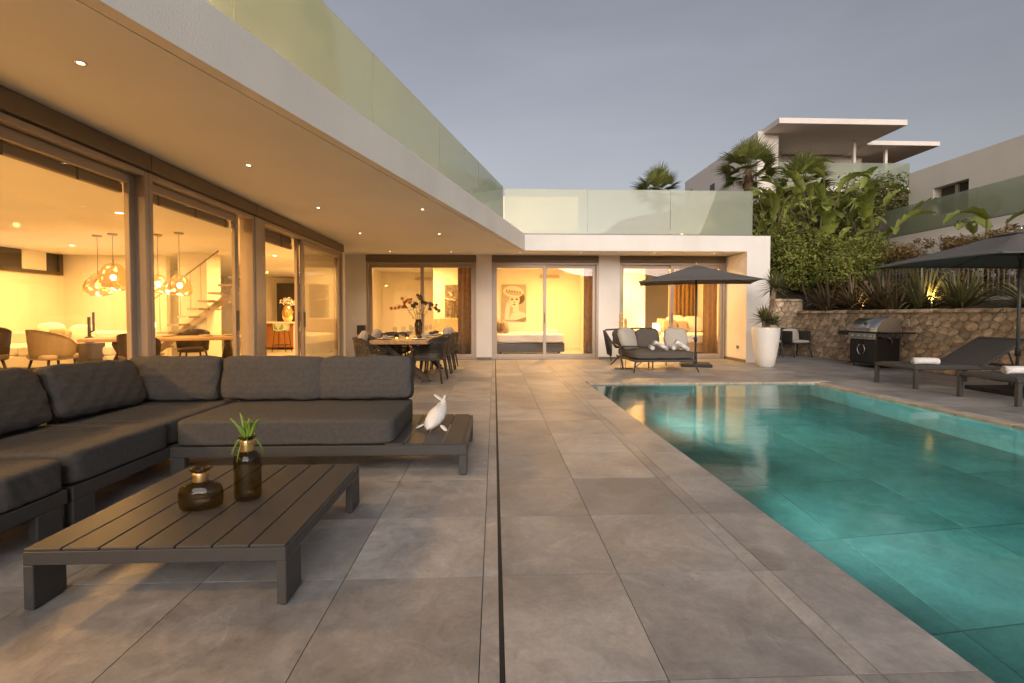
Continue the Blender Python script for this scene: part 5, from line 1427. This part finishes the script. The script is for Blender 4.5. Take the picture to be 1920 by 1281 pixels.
def bed(label, loc, rz, w, ln, base='cabinet'):
    t = thing('bed', label, 'bed', loc, rz)
    MB().box(-w/2, w/2, 0, ln, .10, .36, .02).build('bed_base', base, t)
    m = MB(); m.cushion(0, ln/2, .49, w+.02, ln, .26, .12, 14, 9, 3, .006); m.build('duvet', 'linen', t)
    for sx in (-1, 1):
        for y in (.15, ln-.15): MB().box(sx*(w/2-.12)-.04, sx*(w/2-.12)+.04, y-.04, y+.04, 0, .10).build('leg', 'black', t)
    MB().box(-w/2-.05, w/2+.05, ln+.005, ln+.08, .1, 1.05, .02).build('headboard', 'curtain', t)
    return t
bed('white bed seen side on in the middle bedroom under the portrait', (2.02, 14.1, 0), R(90), 1.5, 2.0)
bed('white bed with cushions in the third bedroom behind the parasol pole', (5.90, 12.95, 0), 0, 1.3, 1.75, 'curtain')
bed('white bed behind the dining door in the first bedroom', (-1.2, 12.95, 0), 0, 1.35, 1.9)
t = thing('wardrobe', 'pale wardrobe with flat doors filling the left part of the third bedroom', 'wardrobe', (3.95, 14.75, .005))
MB().box(-.86, .86, .03, .6, 0, 2.66).build('carcass', 'room_wall', t)
for k in range(4): MB().box(-.855+.43*k, -.855+.43*k+.424, 0, .028, .06, 2.64, .003).build('wardrobe_door', 'white_gloss', t)
def pillow(label, loc, rz, w, h, m='linen', tilt=70):
    b = MB(); b.cushion(0, 0, 0, w, h, .16, .35, 8, 3.6, int(abs(loc[0])*10), .006, pinch=.3, mtx=Matrix.Translation((0, 0, h/2)) @ Matrix.Rotation(R(tilt), 4, 'X'))
    o = b.build('pillow', m, None, loc); o.rotation_euler = (0, 0, rz); return tag(o, label, 'pillow')
pillow('brown patterned pillow on the third bedroom bed, nearest the door post', (5.42, 14.2, .62), 0, .46, .40, 'curtain')
pillow('small tan pillow on the third bedroom bed, behind the parasol pole', (5.80, 14.25, .62), 0, .42, .36, 'beige')
pillow('large white pillow on the third bedroom bed, beside the ochre curtain', (6.25, 14.45, .62), 0, .6, .52)
pillow('large white pillow at the back of the third bedroom bed', (5.75, 14.55, .62), 0, .6, .54)
pillow('striped pillow at the curtain end of the middle bedroom bed', (.30, 13.75, .62), R(80), .46, .40, 'curtain')
pillow('pale pillow behind the striped one on the middle bedroom bed', (.14, 14.2, .62), R(85), .5, .42, 'beige')
tag(MB().box(-.2, .2, -.15, .15, 0, .10, .02).build('towel_stack', 'towel', None, (1.72, 14.1, .625)), 'folded towels on the foot of the middle bedroom bed', 'towel')
t = thing('bedside_lamp', 'glowing bedside lamp in the corner of the third bedroom', 'lamp', (5.05, 14.4, 0))
MB().box(-.25, .25, -.2, .2, 0, .5, .01).build('bedside_cabinet', 'white_gloss', t)
MB().lathe([(0, .5), (.07, .5), (.07, .52), (.015, .53), (.015, .72), (0, .72)], 14).build('lamp_foot', 'brass', t)
MB().lathe([(.12, .68), (.10, .90)], 20).build('lamp_shade', 'lamp_soft', t)
add_light('POINT', 'bedside_light', t, (0, 0, .98), 14, WARM, .06)

# living room: table, chairs, pendants, stair, sofa, kitchen
t = thing('dining_table', 'indoor slab dining table on dark crossed legs seen through the second window', 'dining table', (-6.1, 9.1, 0), R(20))
MB().box(-1.25, 1.25, -.5, .5, .69, .75, .01).build('tabletop', 'wood', t)
for s in (-1, 1):
    l = MB(); l.bar((s*.85, -.42, .02), (s*.85, .42, .68), .10, .09, .004, (1, 0, 0)); l.bar((s*.85+.1, .42, .02), (s*.85+.1, -.42, .68), .10, .09, .004, (1, 0, 0)); l.build('crossed_legs', 'dark_wood', t)
def shell_chair(label, loc, rz, m, legm='black', s=1.0):
    t = thing('shell_chair', label, 'chair', loc, rz, 'upholstered chairs inside the villa')
    b = MB()
    def fn(u, v):
        a = (u-.5)*R(250); k = max(0, math.cos((u-.5)*PI*1.05)); tp = .62+.24*k**.8
        q = 1+.13*v
        return (.27*math.sin(a)*q, -.26*math.cos(a)*q, .42+(tp-.42)*v)
    b.grid(fn, 26, 7); bmesh.ops.solidify(b.b, geom=b.b.faces[:], thickness=.035)
    b.build('shell', m, t)
    c = MB(); c.cushion(0, 0, .44, .50, .50, .10, .2, 7, 4, 2, .002); c.build('seat', m, t)
    for sx in (-1, 1):
        for sy in (-1, 1): MB().tube([(sx*.17, sy*.17, .40), (sx*.25, sy*.24, 0)], [.018, .012], 8).build('leg', legm, t)
    t.scale = (s, s, s); return t
shell_chair('beige upholstered chair seen from behind at the end of the indoor table', (-7.35, 8.05, 0), R(-15), 'beige', s=1.08)
shell_chair('brown leather chair on the near side of the indoor table', (-6.1, 8.25, 0), R(10), 'brown_chair')
shell_chair('brown leather armchair with splayed legs in the lounge, turned to the sofa', (-7.9, 7.45, 0), R(60), 'brown_chair', s=1.15)
shell_chair('brown leather chair on the far side of the indoor table', (-6.3, 10.0, 0), R(195), 'brown_chair')
r_ = random.Random(5)
for i, (x, y) in enumerate([(-6.9, 8.95), (-6.3, 9.25), (-5.6, 9.3), (-5.3, 9.6)]):
    o = MB().lathe([(0, .004), (.08, .004), (.13, .02), (.13, .024), (0, .01)], 20).build('plate', 'ceramic', None, (x, y, .752)); tag(o, ['white plate at the beige chair end of the indoor table', 'white plate second from the beige chair on the indoor table', 'white plate third along the indoor table, near the staircase', 'white plate at the staircase end of the indoor table'][i], 'plate', 'plates on the indoor table')

def pendant(label, x, y, z, s, power):
    t = thing('pendant_lamp', label, 'pendant lamp', (x, y, CZ), 0, 'faceted gold glass pendant lamps')
    MB().lathe([(0, -.035), (.075, -.030), (.08, 0), (0, .0)], 20).build('ceiling_rose', 'bronze', t)
    MB().tube([(0, 0, -.03), (0, 0, z+.26*s-CZ)], .004, 6).build('cord', 'black', t)
    MB().tube([(0, 0, z+.34*s-CZ), (0, 0, z+.22*s-CZ)], .016, 8).build('lamp_holder', 'bronze', t)
    b = MB(); r = random.Random(int(x*77))
    prof = [(.05, .26), (.13, .22), (.20, .10), (.26, -.04), (.28, -.12), (.22, -.20), (.14, -.24)]
    rings = []
    for (q, zz) in prof:
        rings.append([b.b.verts.new((q*s*r.uniform(.88, 1.12)*math.cos(2*PI*k/13), q*s*r.uniform(.88, 1.12)*math.sin(2*PI*k/13), (zz*s)+r.uniform(-.015, .015)+z-CZ)) for k in range(13)])
    for p, q in zip(rings, rings[1:]):
        for k in range(13):
            b.b.faces.new((p[k], p[(k+1) % 13], q[(k+1) % 13])); b.b.faces.new((p[k], q[(k+1) % 13], q[k]))
    b.build('glass_shade', 'pendant_glass', t)
    m2 = MB(); m2.lathe([(0, .06), (.04, .04), (.05, 0), (.03, -.05), (0, -.06)], 14, (0, 0, z-CZ)); m2.build('bulb', 'lamp_on', t)
    add_light('POINT', 'pendant_light', t, (0, 0, z-CZ-.30*s), power, WARM, .06)
    return t
M['pendant_glass'] = glass_mat('gold_melted_glass', (.97, .84, .58), 3.4, (.75, .52, .22), .10, .05, .5)
pendant('largest faceted gold pendant lamp, hanging in the middle of the big window', -7.3, 9.25, 1.88, 1.05, 10)
pendant('faceted gold pendant lamp half hidden behind the largest one', -7.75, 9.45, 1.74, .85, 8)
pendant('faceted gold pendant lamp beside the window post, over the indoor table', -5.95, 9.08, 1.72, .80, 8)
pendant('faceted gold pendant lamp cut by the window post', -6.5, 9.3, 1.76, .7, 6)

t = thing('staircase', 'open tread staircase with a thin handrail behind the indoor table', 'staircase', (-8.75, 11.4, 0))
for i in range(12):
    MB().box(.24*i, .24*i+.28, 0, .9, .19*(i+1)-.05, .19*(i+1), .004).build('tread', 'bronze', t)
m = MB(); m.bar((.1, .45, .02), (2.98, .45, 2.28), .07, .14); m.build('stringer', 'bronze', t)
m = MB(); m.tube([(.1, -.02, .15), (.1, -.02, 1.10), (2.2, -.02, 2.68)], .022, 8)
for i in range(0, 8): m.tube([(.1+.24*i, -.02, .19*(i+1)), (.1+.24*i, -.02, 1.10+.181*i)], .008, 6)
m.build('handrail', 'bronze', t)
tag(box_obj('glass_rail_post', 'white_gloss', None, -4.62, -4.56, 10.9, 10.96, .005, .95, .004), 'pale square newel post standing in the open doorway', 'post')
t = thing('sofa', 'white indoor sofa against the far wall of the living room', 'sofa', (-9.5, 10.6, 0))
MB().box(-1.5, 1.4, -.5, .5, .05, .30, .03).build('sofa_base', 'white_gloss', t)
for k in range(3):
    m = MB(); m.cushion(-1.02+.96*k, -.05, .40, .95, .95, .22, .15, 9, 6, k, .005); m.build('seat_cushion', 'linen', t)
MB().box(-1.5, 1.4, .42, .62, .30, .80, .06).build('backrest', 'linen', t)
pillow('pale square pillow on the indoor sofa near the left edge', (-9.9, 10.75, .50), 0, .6, .5)
pillow('pale square pillow in the middle of the indoor sofa', (-9.2, 10.75, .50), 0, .55, .45)
pillow('tan pillow between the two pale ones on the indoor sofa', (-9.5, 10.55, .50), R(8), .40, .38, 'beige')
t = thing('table_lamp', 'cluster of small glowing bulbs on a side table beside the indoor sofa', 'lamp', (-7.75, 10.7, 0))
MB().lathe([(0, .50), (.25, .50), (.25, .52), (0, .52)], 20).lathe([(.02, 0), (.02, .5)], 8).lathe([(.0, 0), (.16, 0), (.16, .015), (0, .02)], 16).build('side_table', 'bronze', t)
m = MB()
for k in range(5):
    a = k*1.256; m.tube([(0, 0, .52), (.06*math.cos(a), .06*math.sin(a), .75), (.16*math.cos(a), .16*math.sin(a), .88+.05*(k % 2))], .006, 6)
    b = MB(); b.lathe([(0, .04), (.034, .02), (.034, -.02), (0, -.04)], 12, (.16*math.cos(a), .16*math.sin(a), .92+.05*(k % 2))); b.build('bulb', 'lamp_on', t)
m.build('lamp_stem', 'brass', t)
add_light('POINT', 'table_light', t, (0, 0, 1.15), 8, WARM, .06)
t = thing('cactus_figure', 'slim dark cactus shaped ornament beside the glowing bulbs', 'ornament', (-8.4, 10.0, .0))
MB().tube([(0, 0, .62), (0, 0, 1.12)], .028, 8).tube([(0, 0, .80), (.09, 0, .84), (.09, 0, 1.22)], .022, 8).build('stem', 'dark_wood', t)
MB().box(-.18, .18, -.18, .18, 0, .58, .01).lathe([(0, .58), (.07, .58), (.08, .70), (.05, .72), (0, .72)], 14).build('plinth', 'dark_wood', t)
t = thing('high_window', 'narrow dark framed window high in the living room wall', 'window', (LX+.001, 11.2, 2.5))
f = MB(); f.box(0, .09, -1.3, 1.3, -.32, -.24).box(0, .09, -1.3, 1.3, .24, .32).box(0, .09, -1.3, -1.2, -.24, .24).box(0, .09, 1.2, 1.3, -.24, .24); f.build('window_frame', 'dark_wood', t)
MB().box(.02, .03, -1.2, 1.2, -.24, .24).build('pane', 'cabinet', t); MB().box(.03, .04, .3, .9, -.24, .24).build('roller_blind', 'white_gloss', t)
t = thing('kitchen', 'dark kitchen wall units with a wooden lit cabinet behind the bar stools', 'kitchen', (-6.9, 19.0, 0))
MB().box(-1.9, 2.4, .25, .84, 0, 2.45, .01).build('tall_cabinets', 'cabinet', t)
MB().box(.0, 1.5, -.10, .24, 1.52, 2.05, .01).build('wall_cabinet', 'wood_red', t)
MB().box(-.05, 2.3, -.40, .24, 0, .90, .01).build('base_cabinet', 'dark_wood', t)
for k in range(3): MB().lathe([(0, 0), (.05, 0), (.055, .12), (.03, .2), (0, .22)], 12, (.2+.4*k, -.1, .902)).build('jar', 'ceramic', t)
MB().box(.05, 1.45, -.08, .22, 1.508, 1.519).build('light_strip', 'lamp_soft', t)
t = thing('kitchen_island', 'kitchen island with an orange wood front behind the bar stools', 'kitchen island', (-6.7, 16.0, 0))
MB().box(-1.3, 1.35, 0, .9, .06, .88, .01).build('island_body', 'wood_red', t)
for k in range(7): MB().box(-1.29+.378*k, -1.29+.378*k+.366, -.022, -.001, .08, .86, .004).build('front_panel', 'wood_red', t)
MB().box(-1.35, 1.4, -.25, .92, .881, .925, .006).build('worktop', 'white_gloss', t)
def bar_stool(label, loc):
    t = thing('bar_stool', label, 'bar stool', loc, 0, 'bar stools at the kitchen island')
    b = MB(); b.grid(lambda u, v: (.23*math.sin((u-.5)*3.4)*(1+.1*v), -.22*math.cos((u-.5)*3.4)*(1+.15*v), .66+.24*v), 18, 5); bmesh.ops.solidify(b.b, geom=b.b.faces[:], thickness=.02); b.build('shell', 'white_gloss', t)
    m = MB(); m.cushion(0, 0, .67, .42, .42, .06, .2, 6, 3.5, 1, 0); m.build('seat_pad', 'green_pad', t)
    p = MB(); p.cushion(0, -.215, .80, .30, .03, .16, .2, 5, 4, 1, 0); p.build('back_pad', 'green_pad', t)
    for sx in (-1, 1):
        for sy in (-1, 1): MB().tube([(sx*.15, sy*.15, .65), (sx*.21, sy*.21, 0)], .010, 6).build('leg', 'black', t)
    MB().tube([(-.19, -.19, .22), (.19, -.19, .22), (.19, .19, .22), (-.19, .19, .22), (-.19, -.19, .22)], .007, 6).build('foot_ring', 'black', t)
    return t
bar_stool('white bar stool with green pads nearer the open door frame', (-6.72, 15.0, 0)); bar_stool('white bar stool with green pads behind the newel post', (-6.05, 15.0, 0))
t = thing('island_vase', 'amber ribbed vase with pale blossom on the kitchen island', 'vase', (-7.0, 16.1, .926))
MB().lathe([(0, 0), (.10, .01), (.17, .15), (.18, .35), (.12, .52), (.08, .56)], 20).build('vase_body', 'gold_glass', t)
leaf_cloud('blossom', 'linen', t, 160, clumps([((0, 0, .72), 1), ((.15, 0, .66), .8), ((-.15, .05, .7), .8)], .16), .07, 3)
tag(box_obj('wall_column', 'room_wall', None, -7.9, -7.2, 12.0, 12.59, .005, CZ-.003), 'white wall pier behind the largest pendant lamp', 'column')
